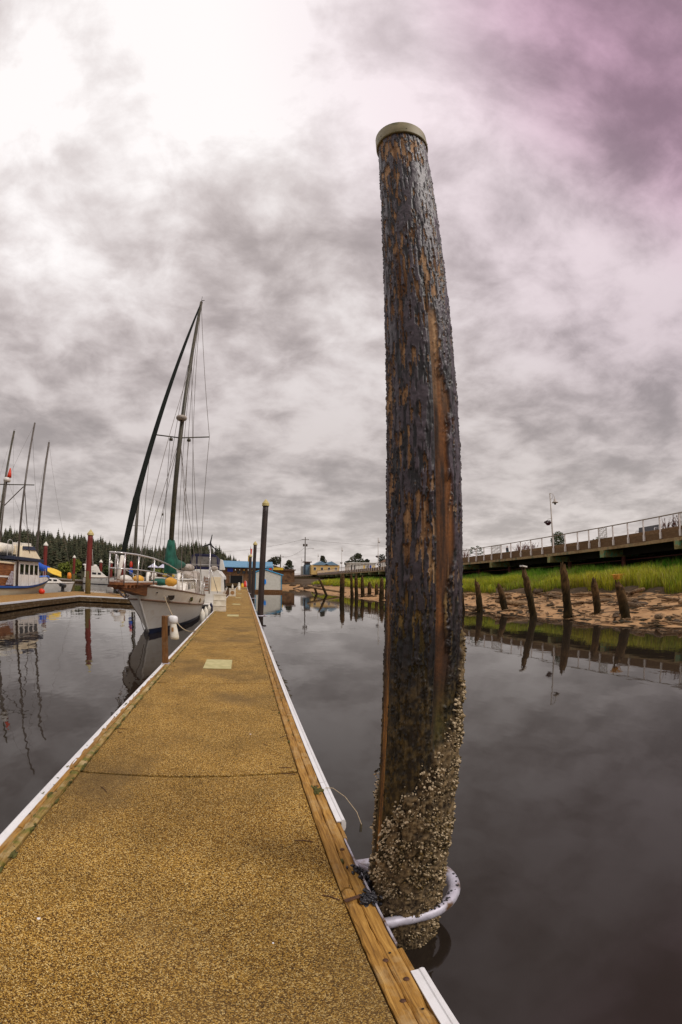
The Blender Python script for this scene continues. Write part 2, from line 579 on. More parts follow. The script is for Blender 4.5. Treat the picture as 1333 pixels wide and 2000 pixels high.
class MB:
    def __init__(s):
        s.v = []
        s.f = []
        s.c = None

    def add(s, vs_, fs):
        o = len(s.v)
        s.v.extend([tuple(p) for p in vs_])
        s.f.extend([tuple(i + o for i in f) for f in fs])
        return s

    def box(s, x0, x1, y0, y1, z0, z1, rot=None, piv=None):
        vs_ = [(x, y, z) for z in (z0, z1) for y in (y0, y1) for x in (x0, x1)]
        if rot is not None:
            pv = Vector(piv if piv else ((x0 + x1) / 2, (y0 + y1) / 2, (z0 + z1) / 2))
            m = Euler(rot).to_matrix()
            vs_ = [m @ (Vector(p) - pv) + pv for p in vs_]
        return s.add(vs_, [(0, 2, 3, 1), (4, 5, 7, 6), (0, 1, 5, 4), (2, 6, 7, 3), (0, 4, 6, 2), (1, 3, 7, 5)])

    def tube(s, pts, r, n=8, caps=True):
        pts = [Vector(p) for p in pts]
        rs = r if isinstance(r, (list, tuple)) else [r] * len(pts)
        prev = None
        o = len(s.v)
        for i, p in enumerate(pts):
            if i == 0:
                d = pts[1] - pts[0]
            elif i == len(pts) - 1:
                d = pts[-1] - pts[-2]
            else:
                d = (pts[i + 1] - pts[i]).normalized() + (pts[i] - pts[i - 1]).normalized()
            d.normalize()
            if prev is None:
                a = Vector((0, 0, 1)) if abs(d.z) < .9 else Vector((1, 0, 0))
                u = d.cross(a).normalized()
            else:
                u = (prev - d * prev.dot(d)).normalized()
            prev = u
            v2 = d.cross(u)
            for k in range(n):
                a = 2 * math.pi * k / n
                s.v.append(tuple(p + (u * math.cos(a) + v2 * math.sin(a)) * rs[i]))
        for i in range(len(pts) - 1):
            for k in range(n):
                k2 = (k + 1) % n
                s.f.append((o + i * n + k, o + i * n + k2, o + (i + 1) * n + k2, o + (i + 1) * n + k))
        if caps:
            s.f.append(tuple(o + k for k in range(n))[::-1])
            s.f.append(tuple(o + (len(pts) - 1) * n + k for k in range(n)))
        return s

    def lathe(s, prof, n=16, c=(0, 0, 0), sx=1, sy=1):
        o = len(s.v)
        for (r, z) in prof:
            for k in range(n):
                a = 2 * math.pi * k / n
                s.v.append((c[0] + r * sx * math.cos(a), c[1] + r * sy * math.sin(a), c[2] + z))
        for i in range(len(prof) - 1):
            for k in range(n):
                k2 = (k + 1) % n
                s.f.append((o + i * n + k, o + i * n + k2, o + (i + 1) * n + k2, o + (i + 1) * n + k))
        s.f.append(tuple(o + k for k in range(n))[::-1])
        s.f.append(tuple(o + (len(prof) - 1) * n + k for k in range(n)))
        return s

    def blob(s, c, rad, n=10, m=6, jit=.12, rg=rnd):
        o = len(s.v)
        s.v.append((c[0], c[1], c[2] - rad[2]))
        for i in range(1, m):
            th = math.pi * i / m
            for k in range(n):
                a = 2 * math.pi * k / n
                j = 1 + rg.uniform(-jit, jit)
                s.v.append((c[0] + rad[0] * math.sin(th) * math.cos(a) * j, c[1] + rad[1] * math.sin(th) * math.sin(a) * j, c[2] - rad[2] * math.cos(th) * j))
        s.v.append((c[0], c[1], c[2] + rad[2]))
        top = len(s.v) - 1
        for k in range(n):
            k2 = (k + 1) % n
            s.f.append((o, o + 1 + k2, o + 1 + k))
            for i in range(m - 2):
                s.f.append((o + 1 + i * n + k, o + 1 + i * n + k2, o + 1 + (i + 1) * n + k2, o + 1 + (i + 1) * n + k))
            s.f.append((o + 1 + (m - 2) * n + k, o + 1 + (m - 2) * n + k2, top))
        return s

    def prism(s, poly, axis, a, b):
        # extrude a 2-D polygon along an axis ('x','y','z') between a and b
        def P(u, v_, t):
            return {'x': (t, u, v_), 'y': (u, t, v_), 'z': (u, v_, t)}[axis]
        n = len(poly)
        vs_ = [P(u, v_, a) for u, v_ in poly] + [P(u, v_, b) for u, v_ in poly]
        fs = [tuple(range(n))[::-1], tuple(range(n, 2 * n))] + [(i, (i + 1) % n, n + (i + 1) % n, n + i) for i in range(n)]
        return s.add(vs_, fs)

    def mesh(s, name, m, smooth=False):
        me = bpy.data.meshes.new(name)
        me.from_pydata(s.v, [], s.f)
        me.materials.append(MATS[m])
        import bmesh
        bm = bmesh.new()
        bm.from_mesh(me)
        bmesh.ops.recalc_face_normals(bm, faces=bm.faces)
        bm.to_mesh(me)
        bm.free()
        if s.c is not None:
            setcol(me, s.c)
        if smooth:
            for p in me.polygons:
                p.use_smooth = True
        me.update()
        return me

    def build(s, name, m, parent=None, smooth=False, bevel=0):
        me = s.mesh(name, m, smooth)
        return link(name, me, parent, bevel)


def setcol(me, c):
    a = me.color_attributes.new('tone', 'FLOAT_COLOR', 'POINT')
    c = np.asarray(c, dtype=np.float32)
    if c.shape[1] == 3:
        c = np.concatenate([c, np.ones((len(c), 1), np.float32)], 1)
    a.data.foreach_set('color', c.ravel())


def link(name, me, parent=None, bevel=0, loc=None):
    o = bpy.data.objects.new(name, me)
    COL.objects.link(o)
    if parent is not None:
        o.parent = parent
    if loc is not None:
        o.location = loc
    if bevel:
        b = o.modifiers.new('bevel', 'BEVEL')
        b.width = bevel
        b.segments = 2
        b.limit_method = 'ANGLE'
    return o


def fastmesh(name, m, verts, faces, cols=None, smooth=False):
    """verts (n,3); faces (k,3) or (k,4) arrays"""
    me = bpy.data.meshes.new(name)
    verts = np.asarray(verts, np.float32)
    faces = np.asarray(faces, np.int32)
    k = faces.shape[1]
    me.vertices.add(len(verts))
    me.vertices.foreach_set('co', verts.ravel())
    me.loops.add(faces.size)
    me.loops.foreach_set('vertex_index', faces.ravel())
    me.polygons.add(len(faces))
    me.polygons.foreach_set('loop_start', np.arange(0, faces.size, k, dtype=np.int32))
    me.polygons.foreach_set('loop_total', np.full(len(faces), k, np.int32))
    if smooth:
        me.polygons.foreach_set('use_smooth', np.ones(len(faces), bool))
    me.update(calc_edges=True)
    if cols is not None:
        setcol(me, cols)
    me.materials.append(MATS[m])
    return me


def empty(name, loc=(0, 0, 0), rz=0):
    o = bpy.data.objects.new(name, None)
    COL.objects.link(o)
    o.location = loc
    o.rotation_euler = (0, 0, rz)
    o.empty_display_size = .3
    return o


def tag(o, label, cat, group=None, kind=None):
    o['label'] = label
    o['category'] = cat
    if group:
        o['group'] = group
    if kind:
        o['kind'] = kind
    return o


def structure(o, label=None):
    o['kind'] = 'structure'
    if label:
        o['label'] = label
    return o


def copy_tree(o, parent=None):
    c = o.copy()
    COL.objects.link(c)
    c.parent = parent
    for ch in [x for x in o.children]:
        copy_tree(ch, c)
    return c


def arc(c, r, a0, a1, n, plane='xy'):
    out = []
    for i in range(n + 1):
        a = R(a0 + (a1 - a0) * i / n)
        u, v_ = r * math.cos(a), r * math.sin(a)
        out.append((c[0] + u, c[1] + v_, c[2]) if plane == 'xy' else ((c[0] + u, c[1], c[2] + v_) if plane == 'xz' else (c[0], c[1] + u, c[2] + v_)))
    return out


# ================================================================== THE SETTING
DK = .45


def xw(y):
    """x of the waterline on the right bank"""
    base = 14.7 + .45 * math.sin(y * .31 + 1.0) + .3 * math.sin(y * .83) - .012 * max(0, y - 25)
    if y > 118:
        base -= 34 * min(1, (y - 118) / 26.0)
    return base


def bankz(d, y, x):
    if d < 0:
        z = d * .16
    elif d < 4.6:
        z = d * .19
    elif d < 5.3:
        z = .874 + (d - 4.6) * .55
    elif d < 14:
        z = 1.26 + (d - 5.3) * .1
    else:
        z = 2.13 + (d - 14) * .05
    return z


# water
me = fastmesh('water', 'harbour_water', [(-1500, -300, 0), (1500, -300, 0), (1500, 2500, 0), (-1500, 2500, 0)], [(0, 1, 2, 3)])
structure(link('water', me), 'dark calm harbour water')

# the muddy bank
ys = np.concatenate([np.arange(-40, 70, .35), np.arange(70, 160, 1.2), [170, 200, 260, 330]])
ds = np.concatenate([np.arange(-6, 6.2, .22), np.arange(6.4, 22, .8)])
vv = []
for y in ys:
    x0 = xw(y)
    for d in ds:
        vv.append((x0 + d, y, bankz(d, y, x0 + d)))
vv = np.array(vv)
rough = (fbm(vv * 1.1, 4, 3) - .5) * .26 + (fbm(vv * 4.2, 3, 9) - .5) * .10
dd = np.tile(ds, len(ys))
vv[:, 2] += rough * np.clip((dd + .5) / 1.2, .12, 1)
nx, ny = len(ds), len(ys)
ii = np.arange(nx * ny).reshape(ny, nx)
fc = np.stack([ii[:-1, :-1], ii[:-1, 1:], ii[1:, 1:], ii[1:, :-1]], -1).reshape(-1, 4)
fd = np.repeat(np.arange(ny - 1), nx - 1), np.tile(np.arange(nx - 1), ny - 1)
soil = np.array([ds[k] > 4.6 for k in fd[1]])
me = fastmesh('mud_bank', 'bank_sand', vv, fc, smooth=True)
me.materials.append(MATS['bank_soil'])
me.polygons.foreach_set('material_index', soil.astype(np.int32))
structure(link('mud_bank', me), 'sandy mud bank rising from the water to the grass')

me = fastmesh('town_ground', 'town_ground', [(36.6, -120, 4.45), (700, -120, 4.45), (700, 900, 4.45), (36.6, 900, 4.45)], [(0, 1, 2, 3)])
structure(link('town_ground', me))
mb = MB().box(-14, 36.5, 150, 400, -1, 3.2)
structure(mb.build('far_bank', 'bank_soil'))

# grass on the bank
g_rng = np.random.default_rng(5)


def grass(n, y0, y1, hs, wd):
    y = g_rng.uniform(y0, y1, n)
    d = 4.7 + 8.6 * g_rng.beta(1.0, 1.25, n)
    x = np.array([xw(a) for a in y]) + d
    clump = fbm(np.stack([x * .55, y * .55, y * 0], 1), 3, 21)
    fringe = fbm(np.stack([x * 0, y * .7, y * 0], 1), 3, 4)
    keep = (clump > .33) & ((d > 4.8 + (fringe - .5) * 4.2))
    x, y, d, clump, fringe = x[keep], y[keep], d[keep], clump[keep], fringe[keep]
    n = len(x)
    z = np.array([bankz(a, 0, 0) for a in d]) - .05
    h = hs * g_rng.uniform(.55, 1.15, n) * (.12 + 1.85 * clump)
    ang = g_rng.uniform(0, 2 * np.pi, n)
    lean = g_rng.uniform(.1, .55, n) * h
    ca, sa = np.cos(ang), np.sin(ang)
    # blades face roughly any direction
    wx, wy = -sa * wd, ca * wd
    V = np.zeros((n, 5, 3))
    V[:, 0] = np.stack([x - wx, y - wy, z], 1)
    V[:, 1] = np.stack([x + wx, y + wy, z], 1)
    mxp = np.stack([x + ca * lean * .35, y + sa * lean * .35, z + h * .6], 1)
    V[:, 2] = mxp + np.stack([wx * .8, wy * .8, 0 * wx], 1)
    V[:, 3] = mxp - np.stack([wx * .8, wy * .8, 0 * wx], 1)
    V[:, 4] = np.stack([x + ca * lean, y + sa * lean, z + h * .97], 1)
    base = np.arange(n)[:, None] * 5
    T = np.concatenate([base + np.array([[0, 1, 2]]), base + np.array([[0, 2, 3]]), base + np.array([[3, 2, 4]])], 0)
    q = np.clip(g_rng.normal(.5, .22, n) + (clump - .5) * 1.3, 0, 1)[:, None]
    back = sstep(6, 12, d)[:, None]
    ca_ = np.array([.15, .26, .012]) * (1 - q) + np.array([.58, .54, .03]) * q
    ca_ = ca_ * (1 - back) + np.array([.10, .30, .018]) * back
    dead = (g_rng.random(n) < .05 + .5 * sstep(.60, .72, fringe * .5 + .5 * g_rng.random(n)))[:, None]
    ca_ = np.where(dead, np.array([[.34, .26, .08]]), ca_)
    C = np.repeat(ca_[:, None, :], 5, 1)
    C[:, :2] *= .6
    return V.reshape(-1, 3), T, C.reshape(-1, 3)


A = [grass(100000, 4, 46, .74, .012), grass(32000, 46, 118, .85, .03)]
off, Vs, Ts, Cs = 0, [], [], []
for v_, t_, c_ in A:
    Vs.append(v_)
    Ts.append(t_ + off)
    Cs.append(c_)
    off += len(v_)
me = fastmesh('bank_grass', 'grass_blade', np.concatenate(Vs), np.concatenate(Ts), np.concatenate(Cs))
tag(link('bank_grass', me), 'long bright green grass growing on the muddy bank', 'grass', kind='stuff')

# wooded hill across the water
HR = [(-60, 17), (-45, 19), (-38, 20), (-32, 16), (-29.3, 18.5), (-27.3, 18.5), (-24.6, 18), (-22.6, 17), (-18.6, 16), (-16.9, 13), (-12.5, 11.5), (-8.6, 15.5), (-6.6, 18), (-2.6, 14), (-1.2, 9), (0, 6), (4, 3), (9, 2)]


def ridge(az):
    for (a, h), (b, k) in zip(HR, HR[1:]):
        if a <= az <= b:
            return h + (k - h) * (az - a) / (b - a)
    return HR[0][1] if az < HR[0][0] else HR[-1][1]


def hillz(az, r):
    if r <= 355:
        return .3 + (ridge(az) - .3) * max(0, min(1, (r - 318) / 37.0)) ** .8
    return max(.3, ridge(az) * (1 - (r - 355) / 260))


azs = np.arange(-62, 9.1, 1.0)
rs_ = [310, 318, 326, 335, 345, 355, 380, 450, 610]
vv = [(r * math.sin(R(a)), r * math.cos(R(a)), (-.5 if r == 310 else hillz(a, r))) for a in azs for r in rs_]
ii = np.arange(len(vv)).reshape(len(azs), len(rs_))
fc = np.stack([ii[:-1, :-1], ii[:-1, 1:], ii[1:, 1:], ii[1:, :-1]], -1).reshape(-1, 4)
structure(link('hill', fastmesh('hill', 'hill_soil', vv, fc, smooth=True)), 'low wooded hill across the harbour')


def conifer_mesh(seed, H=14.0, W=3.3):
    rg = random.Random(seed)
    mb = MB()
    mb.tube([(0, 0, -1), (0, 0, H * .9)], [.28, .06], 5)
    lv = 13
    for k in range(lv):
        t = k / (lv - 1)
        z = H * (.10 + .88 * t)
        rr = W * (1 - t) ** .8 + .18
        nb = 8
        a0 = rg.uniform(0, 6.28)
        for j in range(nb):
            a = a0 + 6.283 * j / nb + rg.uniform(-.25, .25)
            q = rr * rg.uniform(.55, 1.2)
            dr = q * rg.uniform(.2, .55)
            wd = q * .42 + .12
            c, s_ = math.cos(a), math.sin(a)
            tip = (c * q, s_ * q, z - dr)
            l = (c * q * .45 - s_ * wd, s_ * q * .45 + c * wd, z - dr * .6 - .1)
            r_ = (c * q * .45 + s_ * wd, s_ * q * .45 - c * wd, z - dr * .6 - .1)
            mb.add([(0, 0, z + H * .06), l, tip, r_], [(0, 1, 2), (0, 2, 3)])
    return mb.mesh('conifer', 'conifer_dark')


CON = [conifer_mesh(s, 14 + (s % 3) * 1.2, 3.7 + .5 * (s % 4)) for s in range(6)]
trg = random.Random(11)
spots = []
for row, (r0, n_) in enumerate([(322, 44), (330, 46), (338, 48), (346, 52), (354, 56), (362, 54)]):
    for k in range(n_):
        az = -37.5 + 40.5 * (k + trg.uniform(.1, .9)) / n_
        spots.append((az, r0 + trg.uniform(-3.5, 3.5), row))
for i, (az, r, row) in enumerate(spots):
    o = link('conifer', CON[i % 6])
    o.location = (r * math.sin(R(az)), r * math.cos(R(az)), hillz(az, r) - .4)
    s = trg.uniform(.55, .98)
    if row < 2:
        s *= .85
    if az > -3:
        s *= .75
    o.scale = (s * trg.uniform(.85, 1.2), s * trg.uniform(.85, 1.2), s)
    o.rotation_euler = (0, 0, trg.uniform(0, 6.28))
    tag(o, 'dark conifer standing in the forest on the far hill', 'tree', 'conifers covering the far hill')


# the rest of the forest, seen only as one mass between and behind those trees
cv, cf_, co_ = [], [], 0
base_v = [np.array([v_.co[:] for v_ in m_.vertices]) for m_ in CON]
base_f = []
for m_ in CON:
    q_ = []
    for p in m_.polygons:
        vs_ = list(p.vertices)
        for k in range(1, len(vs_) - 1):
            q_.append((vs_[0], vs_[k], vs_[k + 1]))
    base_f.append(np.array(q_))
for i in range(950):
    az, r = trg.uniform(-40, 4), 320 + 58 * trg.random() ** .8
    s = trg.uniform(.6, 1.0) * (.78 if az > -3 else 1)
    a = trg.uniform(0, 6.28)
    v_ = base_v[i % 6] * s
    v_ = np.stack([v_[:, 0] * math.cos(a) - v_[:, 1] * math.sin(a), v_[:, 0] * math.sin(a) + v_[:, 1] * math.cos(a), v_[:, 2]], 1)
    cv.append(v_ + np.array([r * math.sin(R(az)), r * math.cos(R(az)), hillz(az, r) - .4]))
    cf_.append(base_f[i % 6] + co_)
    co_ += len(v_)
tag(link('forest', fastmesh('forest', 'conifer_dark', np.concatenate(cv), np.concatenate(cf_))), 'dense dark conifer forest filling the far hillside', 'forest', kind='stuff')


def leaf_crown(mb, c, rad, n, size, rg):
    for _ in range(n):
        while True:
            p = Vector((rg.uniform(-1, 1), rg.uniform(-1, 1), rg.uniform(-1, 1)))
            if .25 < p.length < 1:
                break
        p = Vector((c[0] + p.x * rad[0], c[1] + p.y * rad[1], c[2] + p.z * rad[2]))
        a = Vector((rg.uniform(-1, 1), rg.uniform(-1, 1), rg.uniform(-1, 1))).normalized()
        b = a.cross(Vector((rg.uniform(-1, 1), rg.uniform(-1, 1), rg.uniform(-.6, 1)))).normalized()
        s_ = size * rg.uniform(.6, 1.3)
        mb.add([p - a * s_, p + b * s_ * .6, p + a * s_, p - b * s_ * .6], [(0, 1, 2, 3)])


def leafy_tree(name, loc, crowns, trunk_h, mt, label, cat='tree', n=260, size=.5, group=None, tr=.18, seed=1):
    rg = random.Random(seed)
    root = empty(name, loc)
    tag(root, label, cat, group)
    t = MB()
    t.tube([(0, 0, -.3), (.05, 0, trunk_h * .6), (0, .05, trunk_h)], [tr, tr * .75, tr * .4], 7)
    for c, rad in crowns:
        t.tube([(0, 0, trunk_h * .55), tuple(Vector(c) * .9)], [tr * .4, tr * .12], 5)
    t.build('trunk', 'bark', root)
    m_ = MB()
    for c, rad in crowns:
        leaf_crown(m_, c, rad, n, size, rg)
    m_.build('crown', mt, root)
    return root


def polar(az, r, z=0):
    return (r * math.sin(R(az)), r * math.cos(R(az)), z)


leafy_tree('leafy_tree', polar(-22.0, 312, 0), [((0, 0, 6), (5, 5, 5)), ((-5, 0, 4), (4, 4, 4))], 5, 'bright_foliage', 'bright yellow-green leafy tree low on the far shore behind the red pile', n=300, size=1.0, seed=2, tr=.4)
leafy_tree('leafy_tree', polar(-23.3, 311, 0), [((0, 0, 4), (5, 5, 3.6)), ((5, 0, 3), (4, 4, 3))], 3.5, 'bright_foliage', 'rounded green bush at the waterline below the far forest', 'bush', n=300, size=1.0, seed=3, tr=.4)
leafy_tree('leafy_tree', polar(-17.6, 312, 0), [((0, 0, 4.2), (4.5, 4.5, 3.2)), ((5, 0, 3), (4, 4, 2.6))], 3, 'green_foliage', 'green bush at the waterline behind the white motor yacht', 'bush', n=300, size=1.0, seed=4, tr=.4)
leafy_tree('leafy_tree', polar(-11.0, 312, 0), [((0, 0, 4.0), (6, 5, 3)), ((8, 0, 3), (6, 4, 2.4))], 3, 'bright_foliage', 'low yellow-green trees at the foot of the hill behind the sailboat', 'bush', n=350, size=1.0, seed=5, tr=.4)

# ================================================================== MAIN DOCK
dock = empty('floating_dock', (-.5, 0, 0))
tag(dock, 'long straight floating dock with aggregate concrete deck and timber edges', 'dock')
DX = .5     # dock-local x = world x + .5
XL, XR = -1.432, .432
SP = 3.5
Y0 = 3.55


def slab_mesh(seed, g=.010, g2=.010):
    mb = MB()
    n = 10
    top, bot = [], []
    # outline with slightly uneven joint edges, skewed like the joints of the dock
    pts = []
    rg = random.Random(seed)
    for i in range(n + 1):
        x = XL + (XR - XL) * i / n
        pts.append((x + DX, .10 * x + g + rg.uniform(-.003, .003)))
    for i in range(n, -1, -1):
        x = XL + (XR - XL) * i / n
        pts.append((x + DX,   .10 * x + SP - g2 + rg.uniform(-.003, .003)))
    mb.prism(pts, 'z', .16, DK)
    return mb.mesh('deck_slab', 'aggregate_concrete')


SL = [slab_mesh(s) for s in range(4)]
SLA, SLB = slab_mesh(8, .010, .018), slab_mesh(9, .018, .010)
for k in range(-3, 33):
    link('deck_slab', {-1: SLA, 0: SLB}.get(k, SL[k % 4]), dock, .005 if k < 6 else 0, (0, Y0 + .05 + SP * k, 0))


def board_mesh(Ln, w_, h_, seed, segs=22, rag=.004):
    """a worn timber, lying along y, cross-section with rounded ragged arrises; x from 0 to w, z from -h to 0"""
    rg = random.Random(seed)
    mb = MB()
    bw = .008
    for i in range(segs + 1):
        y = Ln * i / segs
        j = [rg.uniform(-rag, rag) for _ in range(8)]
        chip = rg.random() < .12
        e = bw + (rg.uniform(.004, .016) if chip else 0)
        sec = [(0, -h_), (w_, -h_), (w_ + j[0] * .5, -e + j[1]), (w_ - e + j[2], j[3] * .5), (w_ * .5, j[4] * .4), (e + j[5], j[6] * .5), (j[7] * .5, -e)]
        mb.v.extend([(a, y, b) for a, b in sec])
    m_ = 7
    for i in range(segs):
        for k in range(m_):
            k2 = (k + 1) % m_
            mb.f.append((i * m_ + k, i * m_ + k2, (i + 1) * m_ + k2, (i + 1) * m_ + k))
    mb.f.append(tuple(range(m_)))
    mb.f.append(tuple(segs * m_ + k for k in range(m_)))
    return mb


def row_of_boards(x0, w_, h_, ztop, breaks, m, name, seed, rag=.004):
    shared = {}
    for i in range(len(breaks) - 1):
        a, b = breaks[i], breaks[i + 1]
        Ln = round(b - a - .012, 3)
        if a > 14:
            key = Ln
            if key not in shared:
                shared[key] = board_mesh(Ln, w_, h_, seed + i, 8, rag).mesh(name, m)
            me_ = shared[key]
        else:
            me_ = board_mesh(Ln, w_, h_, seed + i, 34, rag).mesh(name, m)
        o = link(name, me_, dock, 0, (x0 + DX, a + .006, ztop + .003 * ((i * 7) % 3)))


def seq(start, step, end):
    o = [start]
    while o[-1] < end:
        o.append(round(o[-1] + step, 3))
    return o


END = 118
row_of_boards(.438, .066, .14, .462, [-3.0, .05, 1.95, 5.27, 6.75] + seq(10.3, 3.5, END), 'dock_timber', 'edge_board', 100, .005)
row_of_boards(.507, .066, .14, .458, [-3.0, .9, 3.25, 6.1] + seq(9.4, 3.5, END), 'dock_timber', 'edge_board', 200)
row_of_boards(.577, .028, .13, .448, [-3.0, 1.44], 'dock_timber', 'waler', 300)
row_of_boards(.577, .028, .13, .448, [2.50, 5.6] + seq(8.8, 3.5, END), 'dock_timber', 'waler', 320)
row_of_boards(-1.500, .060, .14, .462, [-3.0, 1.2, 3.42, 6.6] + seq(8.75, 3.5, END), 'mossy_timber', 'edge_board', 400, .008)
row_of_boards(-1.566, .062, .14, .458, [-3.0, 2.4, 3.46, 7.2] + seq(8.75, 3.5, END), 'dock_timber', 'edge_board', 500, .006)


def bumper_mesh(Ln, side):
    # vinyl rub strip: flat flange with a rounded nose
    s = side
    prof = [(-.030, .012), (.004, .012), (.008, .018), (.018, .020), (.030, .012), (.036, -.004), (.036, -.05), (.028, -.075), (.004, -.08), (.004, .0), (-.030, .004)]
    return MB().prism([(u * s, v_) for u, v_ in prof], 'y', 0, Ln).mesh('rub_strip', 'white_vinyl', False)


for brk, x0, sd in (([-3.0, 1.27], .608, 1), ([2.71, 3.37, 6.3] + seq(9.0, 3.5, END), .608, 1), ([-3.0, 2.92, 8.45], -1.572, -1), ([9.0] + seq(12.4, 3.5, END), -1.572, -1)):
    sh = {}
    for a, b in zip(brk, brk[1:]):
        Ln = round(b - a - .008, 3)
        if Ln not in sh:
            sh[Ln] = bumper_mesh(Ln, sd)
        if sd < 0 and 20.2 < a < 31:
            continue
        link('rub_strip', sh[Ln], dock, 0, (x0 + DX, a, .452))

# fascia, steel angle and floats
for x0, x1 in ((.45, .575), (-1.565, -1.44)):
    MB().box(x0 + DX, x1 + DX, -3, END, .08, .315).build('fascia', 'dark_fascia', dock)
fl = MB()
for k in range(-1, 34):
    fl.box(-1.35 + DX, .36 + DX, Y0 + SP * k + .25, Y0 + SP * (k + 1) - .25, -.35, .158)
fl.build('float', 'float_concrete', dock)
sa = MB()
sa.box(.576 + DX, .586 + DX, 1.46, 2.48, .12, .462)
sa.build('steel_angle', 'galvanised_steel', dock)

# hatch covers
hp = MB().box(-.265, .265, -.47, .47, 0, .006).mesh('hatch_cover', 'hatch_plate')
for y in (8.72, 20.6, 29.9, 40.5, 52):
    o = link('hatch_cover', hp, dock, .002, (-.51 + DX, y, DK + .003))

# nails and bolt holes in the edge timbers
bh = MB().lathe([(.006, 0), (.006, .0015)], 8).mesh('bolt_hole', 'bolt_hole')
bl = MB().lathe([(.013, 0), (.012, .004), (.005, .007)], 10).mesh('bolt_head', 'rusty_iron')
prg = random.Random(3)
y = .75
while y < 9:
    for x in (.471, .540, -1.47, -1.535):
        if prg.random() < .75:
            link('bolt_hole', bh, dock, 0, (x + DX + prg.uniform(-.018, .018), y + prg.uniform(-.2, .2), .4655))
    y += .42
for x, y in ((.545, 1.22), (.50, 1.36), (.535, 2.35), (.545, 3.3), (.49, 1.10)):
    link('bolt_head', bl, dock, 0, (x + DX, y, .463))
MB().box(-.012, .012, -.045, .045, 0, .006, rot=(0, 0, R(-73))).build('iron_strap', 'rusty_iron', dock).location = (.475 + DX, 1.845, .470)

# bird droppings and twigs on the deck
drg = random.Random(41)
for k in range(12):
    m__ = MB()
    r_ = drg.uniform(.004, .010)
    pts = [(r_ * drg.uniform(.6, 1.3) * math.cos(.785 * q_), r_ * drg.uniform(.6, 1.6) * math.sin(.785 * q_)) for q_ in range(8)]
    m__.prism(pts, 'z', 0, .0025)
    m__.build('bird_dropping', 'white_vinyl', dock).location = (drg.uniform(-1.35, .35) + DX, drg.uniform(1.2, 14) ** 1.0, DK + .0005)
for k in range(26):
    a = drg.uniform(0, 3.14)
    l = drg.uniform(.02, .07)
    x, y = (drg.choice([-1.36, .36, drg.uniform(-1.3, .3)]) + drg.uniform(-.05, .05), drg.uniform(1.5, 12))
    MB().tube([(x + DX - math.cos(a) * l, y - math.sin(a) * l, DK + .004), (x + DX, y + .006, DK + .006), (x + DX + math.cos(a) * l, y + math.sin(a) * l, DK + .004)], .0035, 5).build('twig', 'rusty_iron', dock)

# ring that holds the near pile
def hoop_mesh():
    r = .037
    pts = [(.50, -.305, .275), (.66, -.305, .275), (.845, -.305, .275)] + arc((.845, 0, .275), .305, -82, 82, 18) + [(.845, .305, .275), (.66, .305, .275), (.50, .305, .275)]
    return MB().tube(pts, r, 12).mesh('pile_hoop', 'galvanised_steel', True)


hm = hoop_mesh()
for y in (2.10, 23.05, 44.05, 59.4):
    link('pile_hoop', hm, dock, 0, (DX, y, 0))
MB().tube([(.55 + DX, 2.33, .40), (.69 + DX, 2.27, .30)], .026, 10).build('roller_bracket', 'galvanised_steel', dock, True)
# mussels on the bracket
mb = MB()
mrg = random.Random(17)
for _ in range(330):
    t = mrg.random()
    if mrg.random() < .78:
        c = (.545 + .13 * t + mrg.gauss(0, .02), 2.10 - .17 * t + mrg.gauss(0, .045), .462 - .13 * t + mrg.uniform(-.02, .035))
    else:
        c = (.555 + mrg.gauss(0, .02), 1.83 + mrg.gauss(0, .03), .464 + mrg.uniform(-.01, .02))
    mb.blob((c[0] + DX, c[1], c[2]), (mrg.uniform(.008, .017), mrg.uniform(.008, .022), mrg.uniform(.006, .013)), 6, 4, .2, mrg)
for _ in range(46):
    a = mrg.gauss(-62, 26)
    c = (.845 + .305 * math.cos(R(a)) + mrg.gauss(0, .012), 2.10 + .305 * math.sin(R(a)) + mrg.gauss(0, .012), .275 + .035)
    mb.blob((c[0] + DX, c[1], c[2]), (mrg.uniform(.004, .012), mrg.uniform(.004, .012), .005), 6, 4, .25, mrg)
o = mb.build('mussel_clump', 'mussel_shell', dock, True)
o['kind'] = 'stuff'
# moss along the timber seams
mb = MB()
for _ in range(420):
    y = mrg.uniform(.5, 30) if mrg.random() < .6 else mrg.uniform(2.5, 12)
    x = mrg.choice([-1.432, -1.432, -1.50, -1.565, .437, .505]) + mrg.gauss(0, .008)
    if x > 0 and mrg.random() < .65:
        continue
    mb.blob((x + DX, y, .457), (mrg.uniform(.006, .016), mrg.uniform(.012, .06), mrg.uniform(.006, .014)), 6, 4, .3, mrg)
for _ in range(30):
    mb.blob((.535 + DX + mrg.gauss(0, .018), 3.22 + mrg.gauss(0, .035), .463), (.012, .016, .014), 6, 4, .3, mrg)
o = mb.build('moss', 'moss_green', dock, True)
o['kind'] = 'stuff'
# weed growing on the float at the waterline
mb = MB()
for (cx, cy, sp_) in ((.66, 8.9, .45), (.64, 7.6, .6), (.66, 10.5, .7), (.64, 13, 1.0)):
    for _ in range(40):
        p = Vector((cx + mrg.uniform(-.08, .12), cy + mrg.gauss(0, sp_ * .5), .12))
        q = p + Vector((mrg.uniform(-.02, .12), mrg.uniform(-.1, .1), mrg.uniform(-.14, .10)))
        mb.tube([tuple(p), tuple(q)], [.018, .006], 4)
for y in np.arange(4, 30, .13):
    mb.blob((.565 + DX - .5 + mrg.uniform(-.02, .06), y, .03 + mrg.uniform(-.02, .06)), (.06, .10, .05), 6, 4, .3, mrg)
for i, v_ in enumerate(mb.v):
    mb.v[i] = (v_[0] + DX, v_[1], v_[2])
o = mb.build('seaweed', 'seaweed_dark', dock)
o['kind'] = 'stuff'
